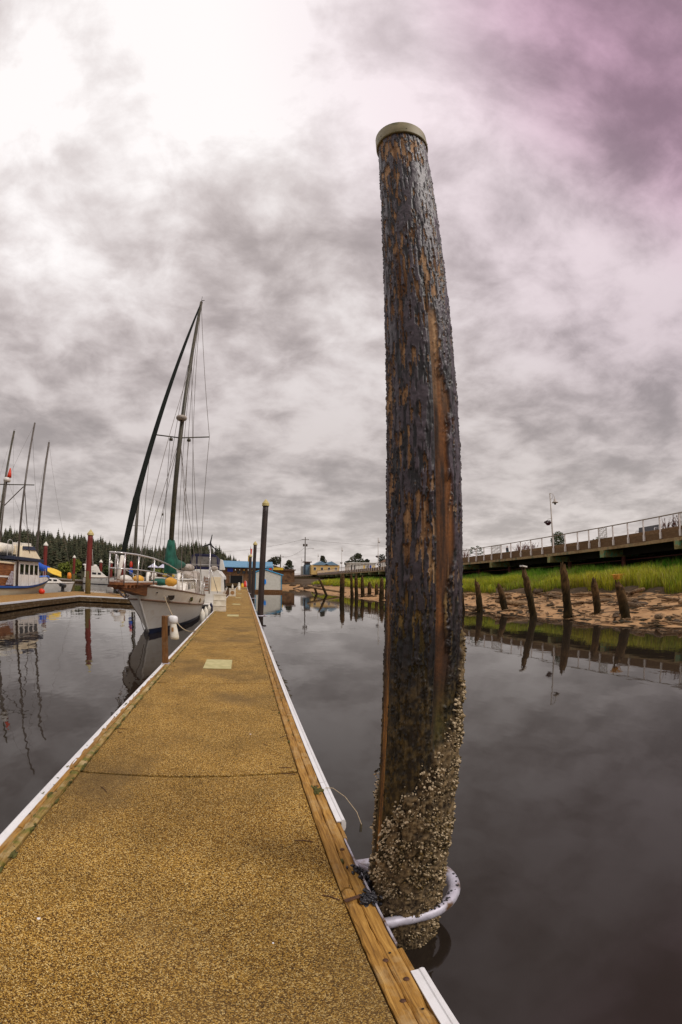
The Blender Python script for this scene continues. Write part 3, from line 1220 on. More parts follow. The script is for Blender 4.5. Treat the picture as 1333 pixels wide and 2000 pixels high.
# cleats on the left edge
cl_ = MB().tube([(0, -.12, .06), (0, -.05, .05), (0, .05, .05), (0, .12, .06)], .014, 8)
cl_.tube([(0, -.04, 0), (0, -.04, .05)], .014, 8).tube([(0, .04, 0), (0, .04, .05)], .014, 8)
cm = cl_.mesh('cleat', 'rope_fibre', True)
for y in (13.7, 15.8, 17.9, 19.6, 34, 44):
    link('cleat', cm, dock, 0, (-1.50 + DX, y, .462))
# dangling cord
crd = MB().tube([(.60, 3.24, .475), (.66, 3.23, .47), (.74, 3.15, .42), (.80, 3.02, .34), (.815, 2.93, .27)], .003, 5).build('cord', 'rope_fibre')
tag(crd, 'thin frayed cord hanging off the white rub strip over the water', 'cord')
tg = MB().tube([(.815, 2.94, .27), (.80, 2.90, .22)], .009, 6).build('cord_end', 'seaweed_dark', crd)

# ================================================================== THE BIG PILE
pile = empty('mooring_pile', (.81, 1.98, 0))
tag(pile, 'tall weathered wooden pile with peeling coating and barnacles beside the dock', 'pile')
PF = math.atan2(.81, 1.98)           # azimuth of the pile from the camera
fw = np.array([math.sin(PF), math.cos(PF)])
rt = np.array([math.cos(PF), -math.sin(PF)])
ZB, ZT = -.9, 5.27


def axis(z):
    z = np.asarray(z, float)
    return np.stack([.81 + .0165 * z, 1.98 - .0095 * z], -1)


NA, NZ = 300, 1150
ph = np.linspace(-np.pi, np.pi, NA, endpoint=False)
zz = np.linspace(ZB, ZT, NZ)
PH, ZZ = np.meshgrid(ph, zz)
phf, zf = PH.ravel(), ZZ.ravel()
dirs = -np.cos(phf)[:, None] * fw + np.sin(phf)[:, None] * rt
r0 = .1795 - .0007 * zf
P3 = np.stack([dirs[:, 0] * .18, dirs[:, 1] * .18, zf], 1)
grain = fbm(P3 * np.array([52, 52, 3.2]), 4, 40)
fl1 = fbm(P3 * np.array([80, 80, 9.5]) + 3.3, 5, 50, .6)
fl2 = fbm(P3 * np.array([12, 12, 3.2]) + 9.1, 4, 60)
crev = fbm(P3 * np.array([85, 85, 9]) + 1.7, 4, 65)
crust = fbm(P3 * np.array([60, 60, 38]), 4, 70)
lump = np.clip(fbm(P3 * np.array([26, 26, 20]) + 5, 3, 75) - .60, 0, 1)
# more peeling on the left and in some bands, smooth coat upper right
bias = .02 - .035 * np.tanh(phf * 1.3) * sstep(2.2, 3.0, zf) - .008 * sstep(2.7, 2.2, zf) + .035 * sstep(4.7, 5.1, zf) + .02 * np.exp(-((zf - 3.55) / .25) ** 2)
peelv = fl1 * .70 + fl2 * .30 + bias - .004
peel = sstep(.565, .595, peelv)
edge = np.exp(-((peelv - .57) / .016) ** 2)
# long exposed strip on the right: upper end ragged, straight left edge
dl = (fbm(np.stack([zf * 3, zf * 0, zf * 0], 1), 3, 80) - .5) * .12
dr_ = (fbm(np.stack([zf * 4, zf * 0 + 4, zf * 0], 1), 3, 81) - .5) * .40
s_lo = .30 + dl * .3
s_hi = .78 + dr_ - .22 * sstep(2.9, 3.6, zf) - .16 * sstep(.5, .62, fl1)
strip = (1 - .85 * sstep(.53, .60, fl1 * .6 + fl2 * .4) * sstep(2.4, 3.2, zf)) * sstep(-.02, .02, phf - s_lo) * sstep(.03, -.03, phf - s_hi) * sstep(3.55, 3.45, zf + dr_ * .8) * sstep(1.25, 1.6, zf)
ledge = np.exp(-((phf - s_lo + .03) / .035) ** 2) * sstep(3.9, 3.6, zf) * sstep(1.3, 1.9, zf)
# narrow exposed strip at the left, down to the waterline
l_lo, l_hi = -1.32, -1.0 + dl
lstrip = sstep(-.03, .03, phf - l_lo) * sstep(.03, -.03, phf - l_hi) * sstep(2.1, 1.5, zf + (fl2 - .5) * 1.2)
wood = np.clip(np.maximum(np.maximum(peel * sstep(1.2, 1.7, zf + fl2 * .4), strip), lstrip), 0, 1)
btop = np.interp(phf, [-3.2, -1.6, -1.32, -.95, -.6, -.3, .0, .35, .6, .95, 1.25, 3.2], [1.25, 1.1, .5, .78, .98, 1.12, 1.18, 1.26, 1.36, 1.55, 1.85, 1.5]) + (fl2 - .5) * .55
barn = sstep(.03, -.03, zf - btop) * (1 - lstrip)
coat_t = .0065 * (1 - wood) + .004 * (crust - .5) * (1 - wood) + .016 * lump * (1 - wood * .7) + .006 * edge * (1 - wood) - .006 * sstep(.52, .64, crev) * (1 - wood)
rr = r0 + coat_t + wood * (grain - .5) * .009 - wood * .002 - strip * .007 - ledge * .010 + barn * (.012 + .022 * (crust - .35)) - .004 * (1 - wood) * np.clip(.45 - grain, 0, 1)
XY = axis(zf) + dirs * rr[:, None]
VP = np.stack([XY[:, 0] - .81, XY[:, 1] - 1.98, zf], 1)
coat_a, coat_b = np.array([.024, .016, .021]), np.array([.112, .084, .104])
q = np.clip(crust * 1.1 - .15 + lump * 1.5, 0, 1)[:, None]
c = coat_a * (1 - q) + coat_b * q
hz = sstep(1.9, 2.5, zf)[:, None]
c = c * (1 - .9 * sstep(.50, .60, crev))[:, None]  # shade in the crevices painted into the coating colour
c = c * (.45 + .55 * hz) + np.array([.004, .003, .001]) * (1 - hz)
gq = np.clip((grain - .3) * 2.4, 0, 1)[:, None]
wc = np.array([.15, .062, .020]) * (1 - gq) + np.array([.50, .30, .15]) * gq
wc = wc * (.9 + .25 * sstep(3.0, 5.0, zf)[:, None])
green = (sstep(2.35, 1.75, zf) * sstep(.42, .58, fl2 + .08))[:, None]
wc = wc * (1 - .8 * green) + np.array([.13, .105, .008]) * .8 * green
c = c * (1 - peel[:, None] * (1 - strip[:, None])) + wc * (peel * (1 - strip))[:, None]
sq = np.clip((fbm(P3 * np.array([45, 45, 5]) + 2, 4, 90) - .3) * 2.3, 0, 1)[:, None]
scol = np.array([.030, .012, .004]) * (1 - sq) + np.array([.20, .072, .014]) * sq
top = sstep(3.0, 3.25, zf + dr_)[:, None]
scol = scol * (1 - top) + wc * top
ss = strip[:, None]
c = c * (1 - ss) + scol * ss
gr2 = (sstep(1.75, 1.45, zf) * sstep(.2, .5, phf) * sstep(1.15, .8, phf))[:, None]
c = c * (1 - .75 * gr2) + np.array([.085, .080, .006]) * .75 * gr2
lcol = np.array([.07, .028, .006]) * (1 - sq) + np.array([.34, .15, .028]) * sq
ls = lstrip[:, None]
c = c * (1 - ls) + lcol * ls
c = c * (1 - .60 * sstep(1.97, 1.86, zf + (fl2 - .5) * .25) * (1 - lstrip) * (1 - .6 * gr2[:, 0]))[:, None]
mud = (sstep(1.85, 1.55, zf) * (1 - strip) * (1 - lstrip))[:, None]
mq = np.clip((crust - .4) * 3.5, 0, 1)[:, None]
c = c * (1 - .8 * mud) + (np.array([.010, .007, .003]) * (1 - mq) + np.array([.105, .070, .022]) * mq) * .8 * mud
c = c * (1 - np.clip(.75 * edge * (1 - strip) + ledge * .8, 0, .9)[:, None])  # painted shade along the flake edges and the strip's ledge
bq = np.clip((crust - .3) * 2.2, 0, 1)[:, None]
bcol = np.array([.022, .013, .005]) * (1 - bq) + np.array([.22, .15, .07]) * bq
bb = barn[:, None]
c = c * (1 - bb) + bcol * bb
rough = np.clip(.47 + .35 * wood + .4 * barn - .1 * lump * 4, .28, .95)
cols = np.concatenate([np.clip(c, .002, 1), rough[:, None]], 1)
ii = np.arange(NA * NZ).reshape(NZ, NA)
i2 = np.roll(ii, -1, 1)
fc = np.stack([ii[:-1], i2[:-1], i2[1:], ii[1:]], -1).reshape(-1, 4)
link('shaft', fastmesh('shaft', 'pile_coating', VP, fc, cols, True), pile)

# barnacles: little truncated cones
brg = np.random.default_rng(8)
NB = 19000
bz = brg.uniform(-.25, 1.95, NB)
bp_ = brg.uniform(-2.4, 2.4, NB)
bt = np.interp(bp_, [-3.2, -1.6, -1.32, -.95, -.6, -.3, .0, .35, .6, .95, 1.25, 3.2], [1.25, 1.1, .5, .78, .98, 1.12, 1.18, 1.26, 1.36, 1.55, 1.85, 1.5]) + brg.normal(0, .05, NB)
keep = (bz < bt) & ~((bp_ > -1.30) & (bp_ < -1.02))
bz, bp_, bt = bz[keep], bp_[keep], bt[keep]
nb = len(bz)
cm_ = fbm(np.stack([np.cos(bp_) * 3.2, np.sin(bp_) * 3.2, bz * 17], 1), 3, 123)
kk = (cm_ > .40) | (brg.random(nb) < .35)
bz, bp_, bt, cm_ = bz[kk], bp_[kk], bt[kk], cm_[kk]
nb = len(bz)
bd = -np.cos(bp_)[:, None] * fw + np.sin(bp_)[:, None] * rt
br = brg.uniform(.0028, .0072, nb) * (.66 + .42 * sstep(.42, .68, cm_)) * (1 + .55 * (brg.random(nb) < .12))
bh_ = br * brg.uniform(.8, 1.7, nb)
hol = br * brg.uniform(.4, .6, nb)
base = np.concatenate([axis(bz) + bd * (.1795 + .012 + brg.uniform(0, .008, nb) + .013 * sstep(.42, .66, cm_))[:, None], bz[:, None]], 1)
nrm = np.concatenate([bd, brg.normal(0, .35, (nb, 1))], 1) + np.concatenate([brg.normal(0, .3, (nb, 2)), np.zeros((nb, 1))], 1)
nrm /= np.linalg.norm(nrm, axis=1)[:, None]
t1 = np.cross(nrm, np.array([0, 0, 1.0]))
t1 /= np.linalg.norm(t1, axis=1)[:, None]
t2 = np.cross(nrm, t1)
K = 6
VB = np.zeros((nb, 3 * K, 3))
CB = np.zeros((nb, 3 * K, 3))
pale = brg.random(nb)
fresh = sstep(.35, .02, bt - bz) * (bp_ < .9)
tone = np.clip(pale ** 1.5 * .95 + .6 * fresh + .22 * sstep(-.2, -.9, bp_), 0, 1)[:, None]
bc = np.array([.16, .10, .028]) * (1 - tone) + np.array([.80, .64, .42]) * tone
bc[brg.random(nb) < .38] = (.06, .04, .014)
for k in range(K):
    a = 2 * np.pi * k / K
    rad = np.cos(a) * t1 + np.sin(a) * t2
    VB[:, k] = base + rad * br[:, None] - nrm * .006
    VB[:, K + k] = base + rad * hol[:, None] + nrm * bh_[:, None]
    VB[:, 2 * K + k] = base + rad * (hol * .35)[:, None] + nrm * (bh_ * .3)[:, None]
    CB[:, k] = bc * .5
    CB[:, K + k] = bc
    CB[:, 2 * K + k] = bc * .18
VB[:, :, 0] -= .81
VB[:, :, 1] -= 1.98
ba = (np.arange(nb) * 3 * K)[:, None]
fcs = []
for k in range(K):
    k2 = (k + 1) % K
    fcs.append(ba + np.array([[k, k2, K + k2, K + k]]))
    fcs.append(ba + np.array([[K + k, K + k2, 2 * K + k2, 2 * K + k]]))
o = link('barnacles', fastmesh('barnacles', 'barnacle_shell', VB.reshape(-1, 3), np.concatenate(fcs), CB.reshape(-1, 3)), pile)
o['kind'] = 'stuff'
ax = axis(5.3)
cp = MB().lathe([(.150, 5.255), (.192, 5.255), (.198, 5.262), (.198, 5.405), (.192, 5.415), (.05, 5.44), (.001, 5.442)], 48, (ax[0] - .81, ax[1] - 1.98, 0))
cp.build('cap', 'pile_cap_metal', pile, True).modifiers.new('edge', 'EDGE_SPLIT').split_angle = R(40)
for a in (200, 262, 330):
    MB().blob((ax[0] - .81 + .198 * math.cos(R(a)), ax[1] - 1.98 + .198 * math.sin(R(a)), 5.30), (.005, .005, .005), 6, 4, 0).build('cap_nail', 'rusty_iron', pile)


# ================================================================== other piles
def cone_pile(name, x, y, ztop, r, shaft_m, cap_m, label, group, foot=None, capr=1.25, caph=1.5, lean=(0, 0)):
    root = empty(name, (x, y, 0))
    tag(root, label, 'pile', group)
    lx, ly = lean
    prg_ = random.Random(int(x * 31 + y * 7))
    zc_ = ztop - r * caph - .12
    n = 20
    pts = [(lx * t, ly * t, -.8 + (zc_ + .8) * t) for t in np.linspace(0, 1, n)]
    MB().tube(pts, [r * (1.03 - .05 * t + prg_.uniform(-.015, .015)) for t in np.linspace(0, 1, n)], 18).build('shaft', shaft_m, root, True)
    if foot:
        MB().tube([(lx * .1, ly * .1, -.8), (lx * .4, ly * .4, foot)], [r * 1.06, r * 1.03], 18).build('tide_band', 'algae_brown', root, True)
    MB().lathe([(r * capr * .9, zc_ - .02), (r * capr, zc_ - .02), (r * capr, zc_ + .12), (r * capr * .97, zc_ + .13), (.015, ztop)], 20, (lx, ly, 0)).build('cap', cap_m, root)
    return root


G1 = 'black piles along the right side of the dock'
cone_pile('dock_pile', .82, 23.05, 6.40, .155, 'black_pile', 'yellow_cone_cap', 'nearest of the slim black piles with pointed tan cap beside dock', G1, lean=(.22, 0))
cone_pile('dock_pile', .84, 44.05, 5.97, .17, 'black_pile', 'yellow_cone_cap', 'middle black pile with pointed tan cap beside the dock', G1, lean=(.2, 0))
cone_pile('dock_pile', .74, 59.4, 5.6, .20, 'black_pile', 'yellow_cone_cap', 'farthest thick black pile beside the dock near the yellow flag', G1, lean=(.05, 0))
G2 = 'red piles with pale pointed caps'
cone_pile('dock_pile', -12.76, 34.62, 5.57, .225, 'red_pile', 'yellow_cone_cap', 'tall red pile with cream pointed cap rising through the wooden dock', G2, 2.25, lean=(.05, 0))
cone_pile('dock_pile', -26.2, 54, 5.65, .27, 'red_pile', 'white_cone_cap', 'red pile with white pointed cap behind the blue and white tug', G2)
cone_pile('dock_pile', -31.98, 78.75, 5.1, .26, 'red_pile', 'white_cone_cap', 'slim red pile with brown foot standing at the far pale dock', G2, 1.7)
cone_pile('dock_pile', -31.0, 92.0, 5.0, .33, 'red_pile', 'white_cone_cap', 'dark red pile with white cap above the motor yacht roof', G2)
cone_pile('dock_pile', -28.2, 90.7, 4.9, .30, 'red_pile', 'white_cone_cap', 'dark red pile with white cap beside the motor yacht bow', G2)
cone_pile('dock_pile', -25.7, 91.5, 8.3, .52, 'red_pile', 'yellow_cone_cap', 'thick red pile showing behind the bow rail of the sailboat', G2)


def old_piling(x, y, h, r, lean, seed, label, cap=None, group='rotten old pilings along the bank'):
    rg = random.Random(seed)
    nrg = np.random.default_rng(seed)
    n, m = 16, 26
    V, Cc = [], []
    for i in range(m):
        t = i / (m - 1)
        z = -.6 + (h + .6) * t
        for k in range(n):
            a = 2 * math.pi * k / n
            rad = r * .9 * (1.05 - .22 * t ** 2)
            V.append([math.cos(a) * rad, math.sin(a) * rad, z])
    V = np.array(V)
    nz_ = fbm(V * np.array([5, 5, 2]) + seed, 4, seed)
    fine = fbm(V * np.array([16, 16, 9]) + seed, 3, seed + 5)
    t = (V[:, 2] + .6) / (h + .6)
    V[:, :2] *= (1 + (nz_ - .5)[:, None] * .7 + (fine - .5)[:, None] * .35)
    ang = np.arctan2(V[:, 1], V[:, 0])
    spike = sstep(.8, 1, t) * np.clip(fbm(np.stack([np.cos(ang) * 1.6, np.sin(ang) * 1.6, ang * 0 + seed], 1), 3, seed + 9) * 3.2 - 1.1, 0, 1)
    V[:, 2] -= (1 - spike) * sstep(.8, 1, t) * h * .14
    V[:, :2] *= (1 - .38 * sstep(.86, 1, t))[:, None]
    V[:, 0] += lean[0] * t
    V[:, 1] += lean[1] * t
    q = np.clip((fine - .3) * 2.2, 0, 1)[:, None]
    lo = np.array([.012, .008, .003]) * (1 - q) + np.array([.055, .035, .011]) * q
    hi = np.array([.03, .016, .006]) * (1 - q) + np.array([.15, .085, .032]) * q
    tt = sstep(.50, .72, t)[:, None]
    Cc = lo * (1 - tt) + hi * tt
    ii = np.arange(n * m).reshape(m, n)
    i2 = np.roll(ii, -1, 1)
    fc = np.stack([ii[:-1], i2[:-1], i2[1:], ii[1:]], -1).reshape(-1, 4)
    vt = V[ii[-1]].mean(0) - np.array([0, 0, .12])
    V = np.concatenate([V, vt[None]])
    Cc = np.concatenate([Cc, [[.03, .02, .01]]])
    capf = np.stack([ii[-1], i2[-1], np.full(n, n * m), np.full(n, n * m)], -1)
    fc = np.concatenate([fc, capf])
    me_ = bpy.data.meshes.new('old_piling')
    me_.from_pydata(V.tolist(), [], [tuple(f) if f[2] != f[3] else tuple(f[:3]) for f in fc.tolist()])
    setcol(me_, Cc)
    for p in me_.polygons:
        p.use_smooth = True
    me_.materials.append(MATS['old_piling_wood'])
    root = empty('old_piling', (x, y, 0))
    tag(root, label, 'piling', group)
    link('shaft', me_, root)
    if cap == 'plank':
        MB().box(-.34, .34, -.10, .10, h + .0, h + .07, rot=(0, .06, .6)).build('plank', 'hull_white', root).location = (lean[0], lean[1], -.02)
    if cap == 'grass':
        m_ = MB()
        for _ in range(60):
            a = rg.uniform(0, 6.28)
            p = Vector((lean[0] + rg.uniform(-.12, .12), lean[1] + rg.uniform(-.12, .12), h - .1))
            m_.tube([tuple(p), tuple(p + Vector((math.cos(a) * .13, math.sin(a) * .13, .22))), tuple(p + Vector((math.cos(a) * .26, math.sin(a) * .26, .2)))], [.012, .008, .003], 4)
        m_.build('grass_tuft', 'orange_cover', root)['kind'] = 'stuff'
    return root


OP = [
    (14.81, 24.97, 2.2, .23, (-.15, .1), 'short rotten piling with a splintered top, farthest left of the six near the bank', None),
    (16.0, 23.6, 1.85, .27, (-.32, .2), 'stubby leaning piling, second from the big pile along the near bank', None),
    (14.47, 18.68, 2.7, .24, (-.34, .25), 'leaning rotten piling carrying a pale plank on its top', 'plank'),
    (15.24, 16.89, 2.85, .27, (-.16, .1), 'tallest rotten piling with a jagged spike on its top', None),
    (15.95, 15.38, 2.0, .25, (-.18, .1), 'dark tapering piling between the tallest one and the grass topped one', None),
    (15.16, 12.76, 1.95, .28, (-.28, .25), 'thick leaning piling with yellow dry grass growing on top', 'grass'),
    (14.0, 25.9, 1.5, .2, (-.1, 0), 'low broken piling just showing past the right edge of the big pile', None),
    (11.27, 50.16, 3.15, .36, (.05, 0), 'thick straight old piling standing alone in the channel', None),
    (13.73, 55.0, 3.05, .26, (-.1, 0), 'pale topped old piling just right of the thick straight one', None),
    (13.72, 52.75, 3.05, .27, (-.05, 0), 'pale topped old piling, second to the right of the thick straight one', None),
    (14.45, 52.54, 2.8, .27, (-.06, 0), 'pale topped old piling, third to the right of the thick straight one', None),
    (15.22, 52.28, 2.05, .30, (0, 0), 'short dark piling among the group left of the big pile', None),
    (15.9, 51.5, 1.95, .28, (0, 0), 'second short dark piling among the group left of the big pile', None),
    (14.82, 46.27, 2.55, .30, (.05, 0), 'dark old piling close to the left edge of the big pile', None),
    (15.4, 46.08, 2.2, .26, (0, 0), 'old piling half hidden by the left edge of the big pile', None),
    (11.78, 69.6, 1.3, .24, (-.45, 0), 'low slanting stump far along the bank', None),
    (12.07, 62.47, 2.6, .22, (-.9, .2), 'slender piling leaning steeply over the far water', None),
]
for i, (x, y, h, r, ln, lb, cp_) in enumerate(OP):
    old_piling(x, y, h, r * .88, (ln[0] * 1.55, ln[1] * 1.4), 31 + i, lb, cp_)

# driftwood, debris and rocks on the mud
lrg = random.Random(23)


def log_mesh(seed, Ln, r):
    rg = random.Random(seed)
    n = 9
    pts, rad = [], []
    x = [rg.uniform(-.05, .05) for _ in range(4)]
    for i in range(n):
        t = i / (n - 1)
        pts.append((Ln * (t - .5), Ln * (x[0] * math.sin(3 * t) + x[1] * math.sin(6 * t)), r * .3 * math.sin(4 * t + seed)))
        rad.append(r * (1.0 - .45 * t + rg.uniform(-.12, .12)) * (.7 if i in (0, n - 1) else 1))
    return MB().tube(pts, rad, 9).mesh('driftwood_log', 'driftwood', True)


LM = [log_mesh(s, [1.2, 1.8, 2.6, .8, 3.4, 1.5, 2.0, 1.0][s], [.07, .09, .10, .06, .12, .05, .13, .09][s]) for s in range(8)]
for i in range(110):
    y = lrg.uniform(9, 30) if i < 72 else lrg.uniform(30, 75)
    d = lrg.choice([lrg.uniform(.2, 1.6), lrg.uniform(2.4, 4.9), lrg.uniform(3.2, 4.9)])
    o = link('driftwood_log', LM[i % 8])
    x = xw(y) + d
    o.location = (x, y, bankz(d, y, x) + .05)
    o.rotation_euler = (lrg.uniform(-.1, .1), lrg.uniform(-.12, .12), R(90) + lrg.gauss(0, .5))
    s = lrg.uniform(.6, 1.2)
    o.scale = (s, s, s)
    tag(o, 'weathered driftwood log lying on the muddy bank below the grass', 'log', 'driftwood logs scattered on the bank')
o = link('driftwood_log', log_mesh(91, 3.4, .26))
o.location = (16.9, 23.4, .52)
o.rotation_euler = (0, -.08, R(150))
tag(o, 'thick pale log lying on the mud between two near pilings', 'log', 'driftwood logs scattered on the bank')
o = link('driftwood_log', log_mesh(92, 6.5, .2))
o.location = (12.6, 66.0, .75)
o.rotation_euler = (0, .18, R(10))
tag(o, 'long brown log slanting from the far bank to the leaning piling', 'log', 'driftwood logs scattered on the bank')
mb = MB()
for _ in range(520):
    y = lrg.uniform(8, 36)
    d = lrg.choice([lrg.uniform(.05, 1.5), lrg.uniform(2, 4.9)])
    x = xw(y) + d
    a = R(90) + lrg.gauss(0, .7)
    l = lrg.uniform(.08, .32)
    z = bankz(d, y, x) + .02
    mb.tube([(x - math.cos(a) * l, y - math.sin(a) * l, z), (x + math.cos(a) * l, y + math.sin(a) * l, z + lrg.uniform(0, .06))], lrg.uniform(.012, .04), 5)
tag(mb.build('driftwood_litter', 'driftwood'), 'small sticks and bark litter strewn over the mud', 'litter', kind='stuff')


mb = MB()
for _ in range(220):
    y = lrg.uniform(8, 40)
    d = abs(lrg.gauss(0, .55)) + .03 if lrg.random() < .45 else lrg.uniform(.3, 4.9)
    x = xw(y) + d
    a = R(90) + lrg.gauss(0, .5)
    l = lrg.uniform(.05, .28)
    mb.blob((x, y, bankz(d, y, x) + .02), (lrg.uniform(.02, .06), l * 1.6, lrg.uniform(.015, .05)), 6, 4, .35, lrg)
tag(mb.build('bark_debris', 'seaweed_dark'), 'dark bark chips and dried weed lying on the mud', 'debris', kind='stuff')


def rock_mesh(seed, big=False):
    rg = random.Random(seed)
    return MB().blob((0, 0, 0), (1, .75, .55), 12, 8, .16, rg).mesh('rock', 'bank_rock', False)


RM = [rock_mesh(s) for s in range(5)]
for i in range(32):
    y = lrg.uniform(8, 24) if i < 22 else lrg.uniform(24, 60)
    d = lrg.choice([lrg.uniform(.1, 1.6), lrg.uniform(1.6, 4.8)])
    x = xw(y) + d
    s = lrg.uniform(.07, .22)
    o = link('rock', RM[i % 5])
    o.location = (x, y, bankz(d, y, x) + s * .2)
    o.scale = (s, s * lrg.uniform(.8, 1.3), s)
    o.rotation_euler = (0, 0, lrg.uniform(0, 6.28))
    tag(o, 'small dark rock lying on the muddy bank', 'rock', 'small rocks on the bank')
for (x, y, z, s, lb) in ((20.3, 14.6, .95, .55, 'big brown rock at the grass edge below the bench'), (19.6, 12.6, .7, .5, 'brown boulder on the mud nearest the right end of the bank'), (17.4, 13.9, .45, .5, 'dark angular boulder just behind the grass topped piling'), (20.2, 25.6, 1.05, .6, 'dark squarish block at the grass edge behind the plank topped piling')):
    o = link('rock', RM[int(s * 10) % 5])
    o.location = (x, y, z)
    o.scale = (s, s * 1.3, s * .9)
    o.rotation_euler = (0, 0, x)
    tag(o, lb, 'rock', 'boulders on the bank')
for i in range(26):
    y = lrg.uniform(100, 128)
    o = link('rock', RM[i % 5])
    d = lrg.uniform(-.2, 4)
    s = lrg.uniform(.4, 1.1)
    o.location = (xw(y) + d, y, max(0, bankz(d, y, 0)) + s * .1)
    o.scale = (s, s, s)
    o.rotation_euler = (0, 0, i)
    tag(o, 'rock of the rough stone shore beyond the boathouse', 'rock', 'rocks of the far shore')

# ================================================================== BOARDWALK on the right
BX = 26.3
bw = empty('boardwalk', (BX, 20, 0))
tag(bw, 'raised waterfront boardwalk with white railing posts on concrete beams', 'boardwalk')
oy = -20
YE = 265
MB().box(.06, 10.3, 2 + oy, YE + oy, 4.17, 4.60).build('deck', 'railing_plank', bw)
MB().box(-.06, .16, 2 + oy, YE + oy, 3.92, 4.15).build('edge_beam', 'edge_beam', bw, bevel=.01)
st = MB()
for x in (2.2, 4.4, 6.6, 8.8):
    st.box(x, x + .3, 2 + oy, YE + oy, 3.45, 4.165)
st.build('stringers', 'under_deck_shade', bw)
MB().box(9.9, 10.3, 2 + oy, YE + oy, -.5, 4.16).build('retaining_wall', 'under_deck_shade', bw)
MB().box(2.6, 2.75, 2 + oy, YE + oy, 3.05, 3.12).build('pipe_run', 'steel_pile_red', bw)
capm = MB().box(-.22, 9.8, -.22, .22, 3.36, 3.915).mesh('cap_beam', 'lichen_cap')
spm = MB().tube([(2.0, 0, .8), (2.0, 0, 3.36)], .19, 14).mesh('steel_pile', 'steel_pile_red', True)
caps = [3.6, 10.5, 17.45, 24.8, 31.6, 41.8] + [48.6 + 6.9 * k for k in range(24)]
for y in caps:
    link('cap_beam', capm, bw, .015, (0, y + oy, 0))
    link('steel_pile', spm, bw, 0, (.2, y + oy - .25, 0))
pm = MB()
pm.box(-.085, .06, -.07, .07, 4.20, 4.62)
pm.box(-.055, .035, -.045, .045, 4.62, 5.66)
postm = pm.mesh('railing_post', 'rail_metal')
plm = [board_mesh(1.52, .045, .27, 700 + s, 8, .006).mesh('plank', 'railing_plank') for s in range(4)]
py = [15.47, 17.2, 18.95, 20.5, 22.07, 23.64, 25.2, 26.4, 27.8, 29.46, 31.1, 32.77, 34.55, 36.27, 38.02, 39.87, 41.86, 43.5, 45.3, 47.1, 48.9]
py = [15.47 - 1.65 * k for k in range(7, 0, -1)] + py + [48.9 + 1.66 * k for k in range(1, 129)]
tr_ = MB()
for i, y in enumerate(py):
    link('railing_post', postm, bw, 0, (0, y + oy, 0))
    if i + 1 < len(py):
        Ln = py[i + 1] - y
        for lv in (0, 1):
            o = link('plank', plm[(i + lv) % 4], bw, 0, (.075, y + oy + .02, 4.46 + .285 * lv + .11))
            o.scale = (1, (Ln - .03) / 1.52, 1)
for a in range(4, 253, 12):
    MB().box(-.045, .055, a + oy, a + 11.98 + oy, 5.665, 5.73).build('top_rail', 'top_rail_wood', bw)


# art panels in the railing
def panel_mesh(wd):
    m_ = MB()
    for y in (0, wd):
        m_.box(-.03, .02, y - .025, y + .025, 4.86, 5.64)
    m_.box(-.03, .02, 0, wd, 4.86, 4.9)
    m_.box(-.03, .02, 0, wd, 5.60, 5.64)
    for k in range(6):
        zc_ = 4.95 + .11 * k
        pts = [(-.005, .03 + (wd - .06) * t, zc_ + .035 * math.sin(t * 9 + k * 1.7)) for t in np.linspace(0, 1, 12)]
        m_.tube(pts, .024, 5)
    for k in range(5):
        m_.tube([(-.005, wd * (k + .5) / 5, 4.88), (-.005, wd * (k + .5) / 5 + .05 * math.sin(k), 5.62)], .02, 5)
    return m_.mesh('art_panel', 'art_panel')


pa, pb = panel_mesh(.95), panel_mesh(1.85)
for y, me_ in ((24.3, pa), (39.95, pb), (16.1, pa), (8.0, pa), (52.2, pb), (64.0, pb), (77, pb)):
    link('art_panel', me_, bw, 0, (-.02, y + oy, 0))


# lamp posts with hanging baskets
def lamp_post(y, ztop, label, x=26.75):
    root = empty('lamp_post', (x, y, 4.6))
    tag(root, label, 'street lamp', 'lamp posts along the boardwalk')
    h = ztop - 4.6
    MB().tube([(0, 0, 0), (0, 0, .9), (0, 0, h)], [.09, .075, .055], 10).build('pole', 'lamp_paint', root, True)
    pts = [(0, .0, h - .18)] + [(0, -.42 + .42 * math.cos(R(a)), h - .62 + .50 * math.sin(R(a))) for a in range(75, -61, -15)]
    ar = MB().tube([(0, 0, h - .08), (0, -.15, h - .06), (0, -.40, h - .16), (0, -.60, h - .42), (0, -.66, h - .70)], .022, 6)
    ar.tube([(0, 0, h - .62), (0, -.3, h - .55), (0, -.45, h - .28)], .014, 6)
    ar.build('arm', 'lamp_paint', root, True)
    sh = MB().lathe([(.05, .16), (.09, .12), (.13, -.05), (.30, -.18), (.31, -.22), (.10, -.21)], 14, (0, -.66, h - .80))
    sh.build('lamp_shade', 'lamp_paint', root, True)
    MB().lathe([(.11, 0), (.11, -.1), (.06, -.2)], 10, (0, -.66, h - 1.0)).build('lamp_globe', 'mast_metal', root, True)
    hb = 2.45
    MB().tube([(0, 0, hb + .35), (0, .6, hb + .35)], .018, 6).tube([(0, .55, hb + .35), (0, .55, hb + .1)], .008, 4).build('basket_arm', 'lamp_paint', root)
    b_ = MB()
    b_.lathe([(.14, -.22), (.30, -.02), (.33, .02)], 12, (0, .55, hb))
    leaf_crown(b_, (0, .55, hb + .06), (.42, .42, .16), 150, .07, random.Random(int(y)))
    b_.build('flower_basket', 'basket_dark', root)
    return root


